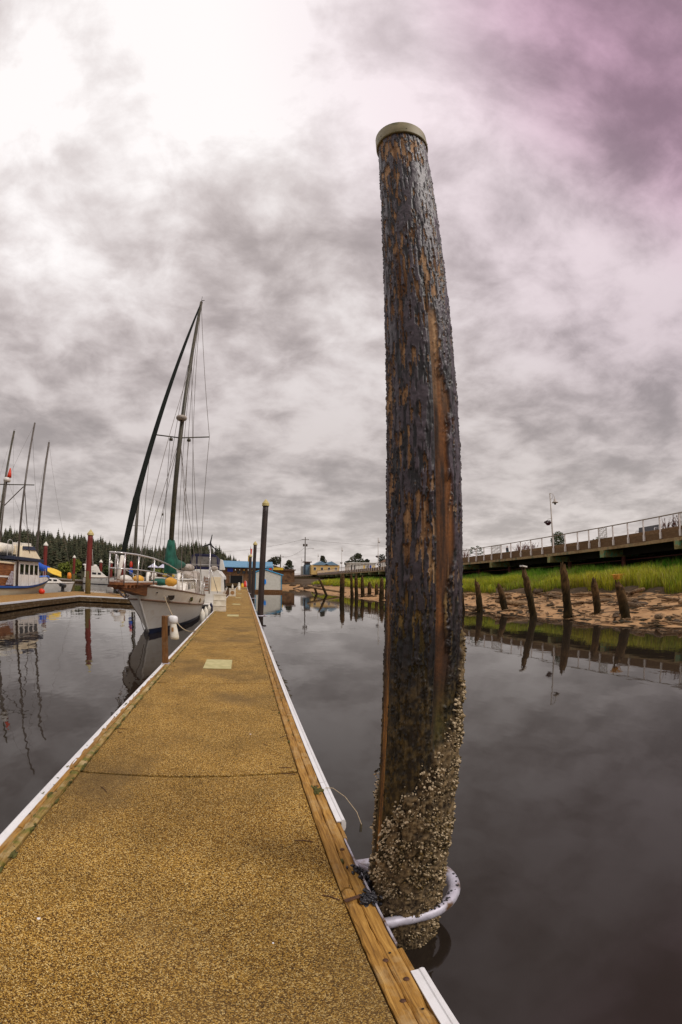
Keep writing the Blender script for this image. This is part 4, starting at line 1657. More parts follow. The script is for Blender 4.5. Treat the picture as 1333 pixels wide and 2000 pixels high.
lamp_post(31.7, 9.75, 'nearest pale lamp post with a hanging flower basket above the boardwalk')
lamp_post(58.0, 9.9, 'lamp post hidden behind the big pile on the boardwalk')
lamp_post(85.5, 10.9, 'lamp post with basket just left of the big pile')
lamp_post(119.3, 11.4, 'lamp post with basket between yellow building and dark tree')
lamp_post(159, 12.0, 'thin far lamp post behind the yellow building roof')
lamp_post(206, 12.6, 'farthest tiny lamp post left of the utility pole')

# bench
bn = empty('park_bench', (28.9, 22.2, 4.6))
tag(bn, 'dark grey metal bench on the boardwalk beside red leaved shrub', 'bench')
MB().box(-.25, .25, -1.05, 1.05, .40, .45).build('seat', 'bench_grey', bn, bevel=.01)
MB().box(.24, .29, -1.05, 1.05, .48, .92, rot=(0, R(8), 0)).build('backrest', 'bench_grey', bn, bevel=.01)
for yy in (-.98, .98):
    MB().tube([(.27, yy, 0), (.27, yy, .62)], .03, 8).build('leg', 'bench_grey', bn)
    MB().tube([(-.24, yy, 0), (-.24, yy, .60), (-.18, yy, .66), (.27, yy, .64)], .03, 8).build('armrest', 'steel_tube', bn)


# shrubs on the boardwalk
def spiky(name, loc, wd, h, n, m, label, seed, dir_y=1.0, planter=True):
    rg = random.Random(seed)
    root = empty(name, loc)
    tag(root, label, 'shrub', 'shrubs in planters on the boardwalk')
    if planter:
        MB().box(-.45, .45, -wd, wd, 0, .42).build('planter', 'stone_grey', root, bevel=.02)
    st_ = MB()
    lf = MB()
    for _ in range(n):
        y = rg.uniform(-wd, wd)
        p = Vector((rg.uniform(-.35, .35), y, .4))
        q = p + Vector((rg.uniform(-.35, .35), rg.uniform(-.35, .35), rg.uniform(.35, 1) * h))
        st_.tube([tuple(p), tuple((p + q) / 2 + Vector((rg.uniform(-.08, .08), rg.uniform(-.08, .08), 0))), tuple(q)], [.02, .014, .006], 4)
        for k in range(9):
            t = rg.uniform(.3, 1.05)
            c_ = p + (q - p) * t
            a = rg.uniform(0, 6.28)
            l = .085
            d1 = Vector((math.cos(a) * l, math.sin(a) * l, rg.uniform(.2, 1) * l))
            d2 = Vector((-math.sin(a) * l * .4, math.cos(a) * l * .4, 0))
            lf.add([c_, c_ + d1 * .5 + d2, c_ + d1, c_ + d1 * .5 - d2], [(0, 1, 2, 3)])
    st_.build('stems', m, root)
    lf.build('leaves', m, root)
    return root


spiky('red_shrub', (29.5, 19.9, 4.6), 1.1, 1.05, 70, 'red_foliage', 'spiky red leaved shrub at the right end of the bench', 3)
spiky('red_shrub', (29.5, 39.8, 4.6), 1.7, .95, 80, 'red_foliage', 'long low red shrub behind the railing near the standing person', 4)
spiky('red_shrub', (29.5, 55, 4.6), 2.2, 1.35, 80, 'red_foliage', 'red shrub on the boardwalk showing at the right edge of the big pile', 5)
rg_ = random.Random(5)
gs = empty('green_shrub', (29.5, 34.1, 4.6))
tag(gs, 'dense rounded green shrub standing beside the nearest lamp post', 'shrub', 'shrubs in planters on the boardwalk')
MB().tube([(0, 0, 0), (0, 0, 1.0)], [.06, .03], 6).build('trunk', 'bark', gs)
m_ = MB()
leaf_crown(m_, (0, 0, 1.0), (.75, .85, .92), 1500, .075, rg_)
m_.build('crown', 'green_foliage', gs)
leafy_tree('green_shrub', (30.5, 29.3, 4.6), [((0, 0, .45), (.5, 1.0, .4))], .3, 'green_foliage', 'low dark green bush behind the railing right of the nearest lamp', 'shrub', 400, .07, tr=.04, seed=8)
pt = empty('small_pine', (30.5, 52.5, 4.6))
tag(pt, 'small open branched pine behind the railing near the big pile', 'tree')
tk = MB().tube([(0, 0, 0), (0, 0, 1.85)], [.06, .02], 6)
nd = MB()
for k in range(16):
    a = k * 2.4
    z = .5 + 1.2 * k / 16
    q = Vector((math.cos(a) * (1.1 - .55 * k / 16), math.sin(a) * (1.1 - .55 * k / 16), z + .25))
    tk.tube([(0, 0, z), tuple(q)], [.025, .01], 4)
    leaf_crown(nd, tuple(q), (.25, .25, .14), 30, .08, rg_)
tk.build('trunk', 'bark', pt)
nd.build('crown', 'green_foliage', pt)


# person on the boardwalk
def person(loc, rz):
    root = empty('person', loc, rz)
    tag(root, 'person in a dark top and teal trousers standing on the boardwalk', 'person')
    J = {'pel': (0, 0, .95), 'wst': (0, 0, 1.12), 'chs': (0, 0, 1.36), 'nck': (0, 0, 1.50), 'hd': (0, .02, 1.62), 'tp': (0, .02, 1.74),
         'sl': (-.19, 0, 1.42), 'el': (-.24, .02, 1.14), 'wl': (-.22, .12, .90), 'fl': (-.22, .15, .82), 'sr': (.19, 0, 1.42), 'er': (.24, .02, 1.14), 'wr': (.22, .12, .90), 'fr': (.22, .15, .82),
         'hl': (-.10, 0, .90), 'kl': (-.11, .03, .50), 'al': (-.11, 0, .09), 'tl': (-.12, .16, .03), 'hr': (.10, 0, .90), 'kr': (.11, .03, .50), 'ar': (.11, 0, .09), 'tor': (.12, .16, .03)}
    Ed = [('pel', 'wst'), ('wst', 'chs'), ('chs', 'nck'), ('nck', 'hd'), ('hd', 'tp'), ('chs', 'sl'), ('sl', 'el'), ('el', 'wl'), ('wl', 'fl'), ('chs', 'sr'), ('sr', 'er'), ('er', 'wr'), ('wr', 'fr'),
          ('pel', 'hl'), ('hl', 'kl'), ('kl', 'al'), ('al', 'tl'), ('pel', 'hr'), ('hr', 'kr'), ('kr', 'ar'), ('ar', 'tor')]
    Rd = {'pel': .15, 'wst': .14, 'chs': .16, 'nck': .06, 'hd': .095, 'tp': .07, 'sl': .07, 'el': .05, 'wl': .035, 'fl': .04, 'sr': .07, 'er': .05, 'wr': .035, 'fr': .04, 'hl': .1, 'kl': .07, 'al': .05, 'tl': .04, 'hr': .1, 'kr': .07, 'ar': .05, 'tor': .04}
    ks = list(J)
    me_ = bpy.data.meshes.new('body')
    me_.from_pydata([J[k] for k in ks], [(ks.index(a), ks.index(b)) for a, b in Ed], [])
    o = link('body', me_, root)
    sk = o.modifiers.new('skin', 'SKIN')
    for i, k in enumerate(ks):
        me_.skin_vertices[0].data[i].radius = (Rd[k], Rd[k])
    me_.skin_vertices[0].data[0].use_root = True
    o.modifiers.new('sub', 'SUBSURF').render_levels = 1
    # bake so that colours can go by height
    dg = bpy.context.evaluated_depsgraph_get()
    me2 = bpy.data.meshes.new_from_object(o.evaluated_get(dg))
    me2.name = 'body'
    o.modifiers.clear()
    o.data = me2
    me2.materials.clear()
    for m__ in ('skin', 'dark_jacket', 'teal_cloth', 'hair_dark'):
        me2.materials.append(MATS[m__])
    for p in me2.polygons:
        z = p.center.z
        p.use_smooth = True
        p.material_index = 3 if (z > 1.66 or z < .10) else (0 if z > 1.50 else (1 if z > .98 else 2))
    return root


person((33.0, 48.6, 4.6), R(200))

# ================================================================== CROSS DOCK on the left
xd = empty('wooden_dock', (-12.0, 31, 0))
tag(xd, 'L-shaped brown wooden dock on the left with a white edge strip', 'dock')


def P2(x, y):
    return (x + 12.0, y - 31)


edge = [(-10.9, 8), (-11.47, 18.65), (-11.9, 24), (-12.10, 31.0), (-10.57, 31.75), (-6.6, 32.6)]
back = [(-6.6, 37.6), (-12.6, 37.6), (-14.9, 37.2), (-14.3, 18.65), (-13.6, 8)]
MB().prism([P2(*p) for p in edge + back], 'z', .30, .445).build('deck', 'dock_timber', xd)
for (a, b) in zip(edge, edge[1:]):
    pa_, pb_ = Vector((*P2(*a), 0)), Vector((*P2(*b), 0))
    d = (pb_ - pa_).normalized()
    nrm_ = Vector((d.y, -d.x, 0))
    e0, e1 = pa_ + d * .01, pb_ - d * .01
    MB().add([e0, e1, e1 + nrm_ * .07, e0 + nrm_ * .07, e0 + Vector((0, 0, .09)), e1 + Vector((0, 0, .09)), e1 + nrm_ * .07 + Vector((0, 0, .09)), e0 + nrm_ * .07 + Vector((0, 0, .09))],
             [(0, 1, 2, 3), (4, 5, 6, 7), (0, 1, 5, 4), (1, 2, 6, 5), (2, 3, 7, 6), (3, 0, 4, 7)]).build('edge_strip', 'white_vinyl', xd).location = (0, 0, .375)
    for z0, z1, inset in ((.22, .37, .05), (.06, .205, .04)):
        MB().add([e0, e1, e1 + nrm_ * inset, e0 + nrm_ * inset, e0 + Vector((0, 0, z1 - z0)), e1 + Vector((0, 0, z1 - z0)), e1 + nrm_ * inset + Vector((0, 0, z1 - z0)), e0 + nrm_ * inset + Vector((0, 0, z1 - z0))],
                 [(0, 1, 2, 3), (4, 5, 6, 7), (0, 1, 5, 4), (1, 2, 6, 5), (2, 3, 7, 6), (3, 0, 4, 7)]).build('waler', 'dark_fascia', xd).location = (0, 0, z0)
MB().prism([P2(*p) for p in [(-11.3, 8.2), (-11.9, 18.65), (-12.3, 24), (-12.5, 31.4), (-7.0, 33), (-7.0, 37.2), (-14.5, 36.9), (-13.9, 18.65), (-13.2, 8.2)]], 'z', -.3, .295).build('float', 'float_concrete', xd)
for (x, y) in ((-11.9, 27.2), (-12.35, 31.5), (-9.6, 33), (-11.7, 22), (-8.2, 33.2)):
    link('cleat', cm, xd, 0, (x - .18 + 12, y - 31, .447))

fd_ = empty('far_dock', (-30, 84, 0))
tag(fd_, 'pale far dock with a dark skirt across the basin', 'dock')
MB().box(-60, 3.0, 0, 3, .32, .55).build('deck', 'stone_grey', fd_)
MB().box(-60, 2.9, .05, 2.9, -.2, .318).build('float', 'dark_fascia', fd_)


# ================================================================== BOATS
class Hull:
    """bow towards local +Y, stern at y=0, waterline z=0"""

    def __init__(s, Ld, Lw, B, sheer, keel=-.5, tr=.78, pw=3.2, fl=.55, sh=.8):
        s.Ld, s.Lw, s.B, s.sheer, s.keel, s.tr, s.pw, s.fl, s.sh = Ld, Lw, B, sheer, keel, tr, pw, fl, sh

    def half(s, u, z):
        zs = s.sheer(u)
        t = max(0, min(1, (z - s.keel) / (zs - s.keel)))
        if u < .42:
            f = s.tr + (1 - s.tr) * math.sin(u / .42 * math.pi / 2)
        else:
            f = max(0, 1 - ((u - .42) / .58) ** s.pw) ** s.sh
        return s.B * f * t ** (.28 + s.fl * u ** 2.5)

    def y(s, u, z):
        zs = s.sheer(1)
        t = max(-.3, min(1.1, z / zs))
        return u * (s.Lw + (s.Ld - s.Lw) * t)

    def pt(s, u, z, sd):
        return (sd * s.half(u, z), s.y(u, z), z)

    def strip(s, zt, zb, nu=26, nv=4, off=0.0, u0=0, u1=1, transom=True):
        mb = MB()
        for sd in (1, -1):
            o = len(mb.v)
            for i in range(nu + 1):
                u = u0 + (u1 - u0) * (1 - (1 - i / nu) ** 1.6)
                for j in range(nv + 1):
                    z = zt(u) + (zb(u) - zt(u)) * j / nv
                    p = s.pt(u, z, sd)
                    mb.v.append((p[0] + sd * off, p[1] + (off if u > .97 else 0), p[2]))
            for i in range(nu):
                for j in range(nv):
                    a = o + i * (nv + 1) + j
                    mb.f.append((a, a + 1, a + nv + 2, a + nv + 1))
        if transom and u0 == 0:
            o2 = (nu + 1) * (nv + 1)
            for j in range(nv):
                mb.f.append((j, j + 1, o2 + j + 1, o2 + j))
        return mb

    def deckmesh(s, drop, nu=20):
        mb = MB()
        for i in range(nu + 1):
            u = .995 * i / nu
            z = s.sheer(u) - drop
            h = max(.002, s.half(u, z) - .015)
            mb.v.append((h, s.y(u, z), z))
            mb.v.append((-h, s.y(u, z), z))
        for i in range(nu):
            mb.f.append((2 * i, 2 * i + 1, 2 * i + 3, 2 * i + 2))
        return mb

    def rail(s, z, r, off=.01, u0=0, u1=1, n=8, nu=28, sides=(1, -1)):
        mb = MB()
        for sd in sides:
            pts = []
            for i in range(nu + 1):
                u = u0 + (u1 - u0) * (1 - (1 - i / nu) ** 1.6)
                p = s.pt(u, z(u), sd)
                pts.append((p[0] + sd * off, p[1], p[2]))
            mb.tube(pts, r, n)
        return mb


# ---- the white sailboat beside the dock: bow towards the camera
sb = empty('sailboat', (-3.55, 27.0, 0), R(180))
tag(sb, 'white sailboat with teak bowsprit and green sail cover moored at the dock', 'sailboat', 'boats in the marina')
sb.rotation_euler = (0, R(-.8), R(180))
H1 = Hull(12.9, 10.75, 1.5, lambda u: 1.20 + .62 * max(0, u - .15) ** 1.5 * 1.28, -.65, .72, 3.4, .62, .8)
zr = lambda u: H1.sheer(u) - .42 - .05 * u
zw = lambda u: .16 + .05 * u
H1.strip(zr, zw, 34, 7).build('hull', 'hull_cream', sb, True)
H1.strip(H1.sheer, zr, 34, 3, .012).build('bulwark', 'bulwark_white', sb, True)
H1.strip(zw, lambda u: -.60, 34, 5).build('hull_bottom', 'navy_paint', sb, True)
H1.rail(zr, .035, .02).build('rub_rail', 'brown_rail', sb, True)
H1.rail(lambda u: H1.sheer(u) + .02, .032, .0).build('cap_rail', 'brown_rail', sb, True)
H1.deckmesh(.12).build('deck', 'grey_canvas', sb)
# stem post and chain plate
stp = [(0, H1.y(1, z) + .02, z) for z in np.linspace(1.75, .1, 10)]
MB().tube(stp, .055, 8).build('stem_post', 'hull_white', sb, True)
MB().tube([(0, 14.9, 1.9), (0, 12.2, .75), (0, 11.6, .25)], .012, 5).build('bobstay', 'rig_wire', sb)
# portholes on both sides
for sd in (1, -1):
    for u, sc_ in ((.88, 1.0), (.70, .95), (.50, .95), (.275, .85), (.155, .85)):
        z = H1.sheer(u) - .21 - .03 * (u > .8)
        p = H1.pt(u, z, sd)
        a, b = Vector(H1.pt(u + .02, z, sd)), Vector(H1.pt(u - .02, z, sd))
        d = (b - a).normalized()
        ang = math.atan2(d.y, d.x)
        m_ = MB()
        n = 18
        rim = MB()
        q = (.24 if u > .3 else .16) * sc_
        o = link('porthole', MB().prism([(q * math.cos(6.2832 * k / n), .135 * math.sin(6.2832 * k / n)) for k in range(n)], 'y', -.02, .028).mesh('porthole', 'window_dark'), sb)
        o.location = (p[0] + sd * .012, p[1], z)
        o.rotation_euler = (0, 0, ang)
        link('rim', MB().tube([((q + .01) * math.cos(6.2832 * k / n), 0, .145 * math.sin(6.2832 * k / n)) for k in range(n + 1)], .010, 6, False).mesh('rim', 'steel_tube', True), o)
    p = H1.pt(.945, H1.sheer(.945) - .17, sd)
    MB().lathe([(.05, -.01), (.05, .02)], 10).build('hawse_hole', 'window_dark', sb).location = p
# bowsprit platform in teak
bs = MB()
bs.prism([(-.46, 11.6), (-.40, 12.9), (-.24, 15.1), (-.14, 15.3), (.14, 15.3), (.24, 15.1), (.40, 12.9), (.46, 11.6)], 'z', 1.86, 1.93)
for y in np.arange(13.3, 15.1, .42):
    bs.box(-.28, .28, y, y + .09, 1.78, 1.858)
bs.build('bowsprit', 'teak', sb)
MB().add([(-.24, 12.3, 1.47), (.24, 12.3, 1.47), (.12, 15.0, 1.74), (-.12, 15.0, 1.74), (-.36, 12.3, 1.855), (.36, 12.3, 1.855), (.19, 15.05, 1.855), (-.19, 15.05, 1.855)],
         [(0, 1, 2, 3), (4, 5, 6, 7), (0, 1, 5, 4), (1, 2, 6, 5), (2, 3, 7, 6), (3, 0, 4, 7)]).build('sprit_beam', 'teak', sb)
for sd in (1, -1):
    MB().add([(sd * .45, 11.6, 1.94), (sd * .24, 15.1, 1.94), (sd * .21, 15.1, 1.94), (sd * .41, 11.6, 1.94), (sd * .45, 11.6, 1.975), (sd * .24, 15.1, 1.975), (sd * .21, 15.1, 1.975), (sd * .41, 11.6, 1.975)],
             [(0, 1, 2, 3), (4, 5, 6, 7), (0, 1, 5, 4), (1, 2, 6, 5), (2, 3, 7, 6), (3, 0, 4, 7)]).build('platform_edge', 'hull_white', sb)
MB().tube([(0, 15.0, 1.72), (0, 14.5, 1.56), (0, 14.2, 1.50)], [.04, .025, .02], 8).tube([(-.14, 14.2, 1.56), (0, 14.15, 1.47), (.14, 14.2, 1.56)], .025, 6).build('anchor', 'galvanised_steel', sb)
MB().blob((0, 14.2, 2.02), (.22, .26, .12), 10, 6, .05).build('windlass', 'hull_cream', sb, True)
# pulpit and lifelines
pl_ = MB()
for sd in (1, -1):
    pl_.tube([(0, 15.32, 2.72), (sd * .20, 15.25, 2.72), (sd * .36, 14.2, 2.74), (sd * .62, 13.0, 2.70), (sd * .95, 12.2, 2.56)], .026, 8)
    pl_.tube([(0, 15.25, 2.30), (sd * .22, 15.15, 2.30), (sd * .36, 14.2, 2.31), (sd * .62, 13.0, 2.28), (sd * .95, 12.2, 2.2)], .020, 8)
    for (x, y) in ((.22, 15.15), (.36, 14.1), (.62, 13.0)):
        pl_.tube([(sd * x, y, 1.88), (sd * x, y, 2.72)], .022, 8)
pl_.tube([(0, 15.3, 2.72), (.0, 15.2, 2.30)], .02, 8)
pl_.build('pulpit', 'steel_tube', sb, True)
stn = []
for sd in (1, -1):
    ln_, ln2 = [(sd * .95, 12.2, 2.56)], [(sd * .95, 12.2, 2.2)]
    for u in (.80, .62, .44, .26, .08):
        z = H1.sheer(u)
        p = H1.pt(u, z, sd)
        MB().tube([(p[0] - sd * .05, p[1], z), (p[0] - sd * .05, p[1], z + .72)], .016, 7).build('stanchion', 'steel_tube', sb, True)
        ln_.append((p[0] - sd * .05, p[1], z + .71))
        ln2.append((p[0] - sd * .05, p[1], z + .36))
    MB().tube(ln_, .014, 6).tube(ln2, .010, 6).build('lifeline', 'steel_tube', sb)
# cabin trunk
cb_ = MB()
cb_.prism([(1.4, 1.15), (1.9, 1.85), (2.0, 1.98), (6.1, 2.02), (7.0, 1.45), (7.0, 1.15)], 'x', -.82, .82)
cb_.build('cabin', 'hull_cream', sb, bevel=.04)
MB().box(-.92, .92, 1.7, 6.3, 2.03, 2.09).build('cabin_roof', 'hull_white', sb, bevel=.02)
for sd in (1, -1):
    for (y0, y1) in ((2.3, 3.2), (3.5, 4.4), (4.7, 5.7)):
        MB().box(sd * .815 - .012, sd * .815 + .012, y0, y1, 1.58, 1.90).build('window', 'window_dark', sb, bevel=.008)
MB().box(-.7, .7, 6.2, 7.4, 1.45, 1.75).build('fore_hatch', 'hull_cream', sb, bevel=.05)
# dodger, cockpit clutter
dg_ = MB()
dg_.prism([(.2, 1.1), (.25, 2.35), (.5, 2.52), (1.5, 2.55), (2.0, 2.1), (2.0, 1.1)], 'x', -.85, .85)
dg_.build('dodger', 'grey_canvas', sb, bevel=.08)
for yy in (.45, 1.05):
    MB().box(.845, .862, yy, yy + .45, 1.75, 2.3).build('window', 'clear_vinyl', sb)
gear = ((-.35, 3.0, 2.28, .32, .5, .22, 'grey_canvas', 'sail_bag'), (.35, 4.6, 2.2, .3, .5, .12, 'yellow_tarp', 'yellow_bundle'), (-.2, 1.3, 2.72, .4, .55, .2, 'grey_canvas', 'sail_bag'), (.2, 2.3, 2.25, .25, .4, .22, 'white_plastic', 'life_raft'), (.62, 10.0, 1.98, .22, .34, .16, 'orange_cover', 'orange_buoy'), (-.55, 9.2, 1.95, .25, .3, .18, 'orange_cover', 'coil'), (.1, 8.2, 1.9, .4, .5, .16, 'green_canvas', 'deck_bag'))
for (x, y, z, a, b, c_, m__, nm) in gear:
    MB().blob((x, y, z), (a, b, c_), 12, 8, .10).build(nm, m__, sb, True)
for sd, yy in ((.7, 8.0), (-.7, 8.2), (.55, 7.5)):
    MB().tube([(sd * 1.0, yy, 1.4), (sd * 1.0, yy, 2.1), (sd * 1.0, yy - .14, 2.24), (sd * 1.0, yy - .25, 2.18)], [.07, .07, .09, .12], 10).build('deck_vent', 'hull_cream', sb, True)
# mast and rig
MY = 6.35
mz = 16.9
MB().tube([(0, MY, 1.6), (0, MY - .02, 8), (0, MY - .05, mz)], [.125, .115, .08], 12).build('mast', 'mast_metal', sb, True)
MB().tube([(0, MY - .03, mz), (0, MY, mz + .35)], .012, 5).tube([(0, MY, mz + .05), (-.18, MY + .1, mz + .02)], .02, 5).build('masthead_light', 'mast_metal', sb)
MB().tube([(-1.45, MY - .02, 8.95), (0, MY, 8.82), (1.45, MY - .02, 8.95)], .032, 7).build('spreader', 'mast_metal', sb, True)
for sx_ in (-.45, .45):
    MB().lathe([(.02, .10), (.09, .06), (.10, -.05), (.02, -.06)], 10, (sx_, MY, 8.72)).build('deck_light', 'mast_metal', sb, True)
MB().lathe([(.02, -.05), (.16, -.10), (.26, -.03), (.28, .04), (.25, .11), (.10, .16), (.01, .17)], 18, (0, MY + .28, 9.72)).build('radar_dome', 'grey_canvas', sb, True)
MB().tube([(0, MY + .05, 9.45), (0, MY + .28, 9.62)], .04, 7).build('radar_bracket', 'mast_metal', sb)
# furled headsail, thick low, thinner above
f0, f1 = Vector((0, 15.0, 2.0)), Vector((0, MY + .12, mz - .35))
fp = [tuple(f0 + (f1 - f0) * t) for t in (0, .05, .10, .17, .175, .25, .5, .75, .97, 1)]
MB().tube([tuple(f0 + (f1 - f0) * .045)] + fp[1:], [.06, .075, .09, .115, .105, .095, .085, .07, .045, .03], 10).build('furled_headsail', 'furled_sail', sb, True)
MB().tube([fp[0], tuple(f0 + (f1 - f0) * .045)], [.05, .07], 10).build('furled_lit_end', 'bulwark_white', sb, True)  # light on the sail's lower end, painted as a white piece
# boom with the green cover
MB().tube([(0, MY - .2, 2.55), (0, 1.0, 2.75)], .06, 8).build('boom', 'mast_backlit', sb, True)
gc = MB()
gp = [(0, MY + .02, 3.85), (0, MY + .0, 3.5), (0, MY - .12, 3.1), (0, MY - .35, 2.85), (0, MY - .9, 2.78), (0, MY - 2.0, 2.80), (0, MY - 3.5, 2.84), (0, MY - 5.0, 2.86)]
gc.tube(gp, [.16, .20, .26, .32, .30, .24, .2, .1], 12)
gc.tube([(0, MY + .03, 3.7), (0, MY + .03, 2.9), (0, MY - .02, 2.3)], [.15, .26, .30], 12)
crr = random.Random(9)
gc.v = [(x * (1 + crr.uniform(-.16, .16)), y + crr.uniform(-.04, .04), z + crr.uniform(-.04, .04)) for x, y, z in gc.v]
gc.build('sail_cover', 'green_canvas', sb, True)
MB().tube([(.35, MY - 1.4, 2.9), (.75, MY - 4.6, 3.75)], .045, 8).build('whisker_pole', 'mast_backlit', sb, True)
MB().blob((.3, MY - 1.3, 3.0), (.16, .16, .18), 10, 7, .03).build('pole_end', 'navy_canvas', sb, True)
wires = [((0, MY, mz), (1.45, MY - .02, 8.95)), ((1.45, MY - .02, 8.95), (1.42, MY - .3, 1.5)), ((0, MY, mz), (-1.45, MY - .02, 8.95)), ((-1.45, MY - .02, 8.95), (-1.42, MY - .3, 1.5)),
         ((0, MY, 8.8), (1.35, MY + .9, 1.6)), ((0, MY, 8.8), (1.35, MY - 1.4, 1.5)), ((0, MY, 8.8), (-1.35, MY + .9, 1.6)), ((0, MY, 8.8), (-1.35, MY - 1.4, 1.5)),
         ((0, MY, mz), (.55, .05, 1.3)), ((0, MY, mz), (-.55, .05, 1.3)), ((0, MY, 12.5), (0, 12.9, 2.0)), ((0, MY, mz), (0, 1.0, 2.8)),
         ((.1, MY, 12.8), (1.3, 3.0, 1.4)), ((-.1, MY, 12.8), (-1.3, 3.0, 1.4)), ((.5, MY, 8.85), (.65, 4.2, 2.1)), ((-.45, MY, 8.85), (-.8, 8.0, 1.8))]
rw = MB()
for a, b in wires:
    rw.tube([a, b], .012, 4)
rw.build('rigging', 'rig_wire', sb)
MB().blob((.75, MY - 1.2, 5.2), (.045, .045, .07), 8, 5, 0).build('radar_reflector', 'mast_metal', sb)
MB().tube([(1.1, 0.6, 1.25), (1.12, .6, 4.1)], .035, 8).tube([(1.1, 1.4, 1.5), (1.12, .65, 3.0)], .02, 6).tube([(.6, .3, 1.3), (1.1, .6, 2.9)], .02, 6).build('turbine_pole', 'steel_tube', sb, True)
wt = MB().tube([(1.12, .95, 4.16), (1.12, .6, 4.18), (1.12, .15, 4.17)], [.05, .085, .03], 8)
hub = MB().tube([(1.12, 1.0, 4.16), (1.12, .94, 4.16)], .05, 8)
wt.build('turbine_body', 'black_rubber', sb, True)
for k in range(3):
    a = R(100 + 120 * k)
    c_, s_ = math.cos(a), math.sin(a)
    MB().add([(1.12 + c_ * .03 - s_ * .05, .97, 4.16 + s_ * .03 + c_ * .05), (1.12 + c_ * .03 + s_ * .05, .97, 4.16 + s_ * .03 - c_ * .05), (1.12 + c_ * .58 + s_ * .02, .99, 4.16 + s_ * .58 - c_ * .02), (1.12 + c_ * .58 - s_ * .02, .99, 4.16 + s_ * .58 + c_ * .02),
              (1.12 + c_ * .03 - s_ * .05, .985, 4.16 + s_ * .03 + c_ * .05), (1.12 + c_ * .03 + s_ * .05, .985, 4.16 + s_ * .03 - c_ * .05), (1.12 + c_ * .58 + s_ * .02, 1.005, 4.16 + s_ * .58 - c_ * .02), (1.12 + c_ * .58 - s_ * .02, 1.005, 4.16 + s_ * .58 + c_ * .02)],
             [(0, 1, 2, 3), (4, 5, 6, 7), (0, 1, 5, 4), (1, 2, 6, 5), (2, 3, 7, 6), (3, 0, 4, 7)]).build('turbine_blade', 'black_rubber', sb)
# (local +x is the camera's left: the wind generator stands on the dock side)
for o in [c_ for c_ in sb.children if c_.name.startswith('turbine')]:
    o.location.x = -2.55
# fenders along the dock side
for y in (19.5, 21.2, 23.2, 24.6):
    fn = MB().tube([(0, 0, .12), (0, 0, .2), (0, 0, .62), (0, 0, .72), (0, 0, .80)], [.05, .11, .12, .05, .025], 10).build('boat_fender', 'white_plastic' if y < 24 else 'navy_canvas', None, True)
    fn.location = (-1.83, y, 0)
    tag(fn, {19.5: 'nearest white fender between the sailboat and the dock', 21.2: 'second white fender between the sailboat and the dock', 23.2: 'white fender by the white dock steps', 24.6: 'dark blue fender behind the white dock steps'}[y], 'fender', 'fenders between boat and dock')
# mooring line
ml = MB()
A_, B_ = Vector((-2.85, 15.65, 1.48)), Vector((-1.50, 13.65, .52))
ml.tube([tuple(A_ + (B_ - A_) * t - Vector((0, 0, .42 * 4 * t * (1 - t)))) for t in np.linspace(0, 1, 12)], .016, 6)
tag(ml.build('mooring_rope', 'rope_fibre'), 'pale mooring rope from the sailboat bow down to the dock edge', 'rope')

# ---- motor cruiser with navy canvas behind it, stern towards the camera
mc = empty('motor_cruiser', (-2.9, 31.0, 0), 0)
tag(mc, 'white motor cruiser with navy canvas enclosure behind the sailboat', 'motor boat', 'boats in the marina')
H2 = Hull(9.5, 8.6, 1.55, lambda u: 1.25 + .5 * u * u, -.4, .92, 3.0, .5, .8)
H2.strip(H2.sheer, lambda u: .12, 20, 4).build('hull', 'hull_white', mc, True)
H2.strip(lambda u: .12, lambda u: -.38, 20, 3).build('hull_bottom', 'navy_paint', mc, True)
H2.deckmesh(.03).build('deck', 'hull_white', mc)
MB().box(-1.45, 1.55, -.75, 0, .30, .42).build('swim_platform', 'hull_white', mc, bevel=.03)
sp = MB()
sp.prism([(-1.35, 1.2), (-1.25, 2.35), (-.6, 2.75), (1.05, 2.75), (1.42, 2.3), (1.5, 1.2)], 'y', .5, 5.2)
sp.build('superstructure', 'hull_white', mc, bevel=.05)
MB().box(.55, 1.25, .47, .5, 1.15, 2.25).build('door', 'cream_paint', mc, bevel=.01)
ld = MB()
for k in range(5):
    ld.box(.08, .42, .40, .46, 1.25 + .22 * k, 1.30 + .22 * k)
ld.box(.06, .10, .42, .46, 1.2, 2.3)
ld.box(.40, .44, .42, .46, 1.2, 2.3)
ld.build('ladder', 'teak', mc)
nv = MB()
nv.prism([(-1.15, 2.76), (-.95, 3.75), (-.7, 3.88), (.65, 3.88), (.9, 3.75), (1.1, 2.76)], 'y', .9, 4.2)
nv.build('canvas_enclosure', 'navy_canvas', mc, bevel=.06)
for (x0, x1) in ((-.86, -.62), (-.50, .38), (.50, .86)):
    MB().add([(x0 - (.06 if x0 < -.6 else 0), .875, 2.98), (x1 + (.06 if x1 > .8 else 0), .875, 2.98), (x1, .875, 3.68), (x0, .875, 3.68), (x0 - (.06 if x0 < -.6 else 0), .89, 2.98), (x1 + (.06 if x1 > .8 else 0), .89, 2.98), (x1, .89, 3.68), (x0, .89, 3.68)],
             [(0, 1, 2, 3), (4, 5, 6, 7), (0, 1, 5, 4), (1, 2, 6, 5), (2, 3, 7, 6), (3, 0, 4, 7)]).build('window', 'clear_vinyl', mc)
MB().tube([(-1.2, .6, 2.8), (-1.2, .6, 3.1), (1.15, .6, 3.1), (1.15, .6, 2.8)], .02, 6).build('rail', 'steel_tube', mc)
MB().prism([(1.05, 2.78), (1.12, 3.55), (1.32, 3.5), (1.5, 2.78)], 'y', 1.2, 1.5).build('bolster', 'hull_white', mc, bevel=.03)
MB().blob((.75, .6, 2.86), (.3, .25, .18), 10, 6, .15).build('bundle', 'grey_canvas', mc, True)
MB().box(1.42, 1.56, .8, 3.2, 1.35, 2.1).build('window', 'window_dark', mc)

